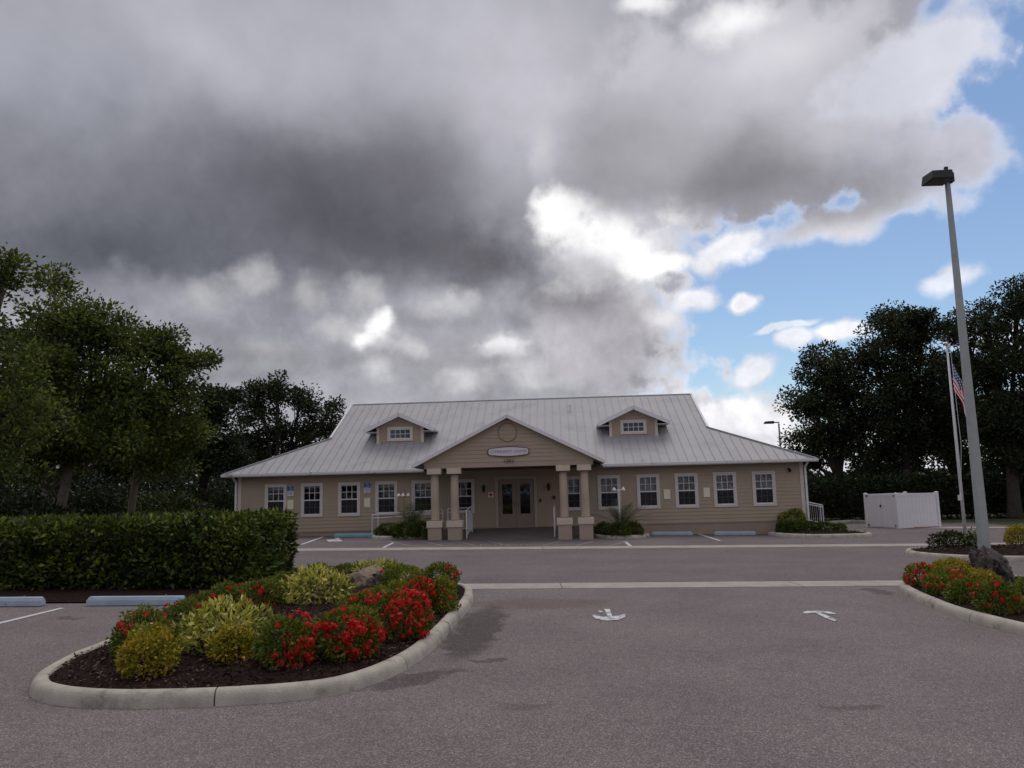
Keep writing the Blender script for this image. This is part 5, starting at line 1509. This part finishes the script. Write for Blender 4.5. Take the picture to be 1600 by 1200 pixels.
tree('oak_tree', 'spreading open oak left of the roof', gbase(420, 56),
     [lobe(400, 620, 56, 30, 30), lobe(432, 610, 56, 34, 26), lobe(470, 625, 57, 36, 20), lobe(515, 645, 56, 26, 20), lobe(405, 670, 56, 50, 34), lobe(470, 680, 57, 46, 28), lobe(500, 665, 58, 28, 24), lobe(440, 720, 58, 60, 30), lobe(385, 720, 56, 50, 34)],
     .24, L_OAK, M_BARK, 95, 1.0, 15, .3, GT, size=.9)
tree('oak_tree', 'dark oak filling the gap behind the left trees', gbase(60, 40),
     [lobe(40, 640, 40, 90, 70), lobe(140, 660, 41, 90, 70), lobe(230, 700, 42, 80, 50), lobe(60, 540, 41, 70, 50)], .24, L_DARK, M_BARK, 120, 1.15, 16, .3, GT, size=1.0)
GO = 'oaks right of the building'
tree('oak_tree', 'round dark oak nearest the right end of the roof', gbase(1318, 56),
     [lobe(1295, 570, 56, 46, 36), lobe(1265, 620, 56, 38, 36), lobe(1320, 620, 57, 56, 50), lobe(1280, 680, 56, 48, 40), lobe(1335, 690, 57, 56, 44), lobe(1270, 720, 57, 34, 22)],
     .24, L_OAK, M_BARK, 125, 1.05, 21, .34, GO, size=.95)
tree('oak_tree', 'tall dark oak behind the vinyl enclosure', gbase(1420, 55),
     [lobe(1400, 510, 55, 46, 36), lobe(1440, 520, 56, 50, 40), lobe(1370, 560, 55, 36, 36), lobe(1420, 590, 55, 66, 50), lobe(1390, 650, 55, 60, 44), lobe(1460, 650, 56, 56, 50), lobe(1430, 700, 56, 66, 36)],
     .24, L_OAK, M_BARK, 125, 1.05, 22, .38, GO, size=.95)
tree('oak_tree', 'largest dark oak at the right photo edge behind the lamp pole', gbase(1585, 50),
     [lobe(1540, 500, 50, 44, 34), lobe(1590, 480, 50, 50, 40), lobe(1640, 470, 50, 60, 50), lobe(1550, 570, 50, 56, 46), lobe(1610, 570, 50, 60, 56), lobe(1540, 640, 50, 48, 36), lobe(1600, 660, 50, 66, 44), lobe(1505, 520, 52, 24, 36), lobe(1660, 620, 50, 60, 70), lobe(1620, 715, 50, 60, 34), lobe(1560, 690, 50, 44, 30), lobe(1500, 590, 51, 30, 44)],
     .22, L_OAK, M_BARK, 125, 1.0, 23, .40, GO, size=.95)
tree('oak_tree', 'dark oak standing behind the gap between the right oaks', gbase(1500, 64),
     [lobe(1490, 610, 64, 56, 54), lobe(1460, 670, 64, 50, 40), lobe(1540, 660, 64, 50, 40), lobe(1500, 710, 64, 50, 26), lobe(1590, 710, 64, 50, 30), lobe(1380, 715, 66, 50, 26)], .28, L_DARK, M_BARK, 110, 1.0, 24, .36, GO, size=1.1)

# undergrowth at the foot of the left wood
rr = random.Random(4)
for i, (px, Y, w, h, lab) in enumerate(((30, 25, 1.8, 1.7, 'dark undergrowth bush at the left edge behind the hedge'), (135, 33, 2.0, 2.2, 'dark undergrowth bush between the two pale trunks'),
                                         (255, 37, 2.2, 1.9, 'pale green undergrowth bush right of the straight trunk'), (320, 44, 2.6, 2.0, 'undergrowth bush before the dark tufted tree'),
                                         (180, 46, 4.5, 3.4, 'broad dark thicket deep behind the left trees'), (40, 44, 5.0, 3.6, 'broad dark thicket at the far left of the wood'),
                                         (290, 56, 5.0, 3.2, 'broad dark thicket behind the low hedge'), (370, 62, 4.5, 3.0, 'dark thicket behind the left corner of the building'))):
    b = gbase(px, Y); t = thing('undergrowth_bush', lab, 'bush', b, 0, 'undergrowth of the left wood'); rng = np.random.default_rng(80 + i)
    C, N = blob_pts(int(2600 + 500 * w), rng, w, w * .7, h * .62, .2, i, .4, -.7); C[:, 2] += h * .45
    link('crown', quads_mesh('crown', leaves(C, N, rng, .20, .11, .3, .7)), L_UNDER if i in (2, 3) else L_DARK, t)
    mb = MB()
    for k in range(5):
        a = rr.uniform(0, 6.28); mb.tube([(0, 0, -.1), (math.cos(a) * w * .3, math.sin(a) * w * .2, h * .5)], [.05, .02], 5)
    mb.build('stem', M_BARK, t)
# far wood closing the horizon left and right: one mass nobody could count
def far_wood(name, label, x0, x1, y, h, n, seed):
    rng = np.random.default_rng(seed); x = rng.uniform(x0, x1, n)
    prof = np.array([h * (.72 + .35 * mnoise.noise((a * .07, seed, 0)) + .25 * mnoise.noise((a * .25, seed, 1))) for a in x])
    z = prof * np.sqrt(rng.random(n)); yy = y + rng.uniform(-6, 6, n)
    C = np.c_[x, yy, z - .3]; N = np.tile(np.array([0, -.6, .6]), (n, 1))
    stuff(link(name, quads_mesh(name, leaves(C, N, rng, .75, .45, .2, .7)), L_DARK, None), label)


far_wood('treeline', 'dark far wood beyond the left side', -110, -14, 85, 8.5, 22000, 1)
far_wood('treeline', 'dark far wood beyond the right side', 24, 120, 95, 5.0, 14000, 2)
far_wood('treeline', 'unseen dark wood added behind the camera to dim the porch', -90, 90, -48, 12.0, 30000, 3)  # out of view, added to cut low sky light on porch and glass
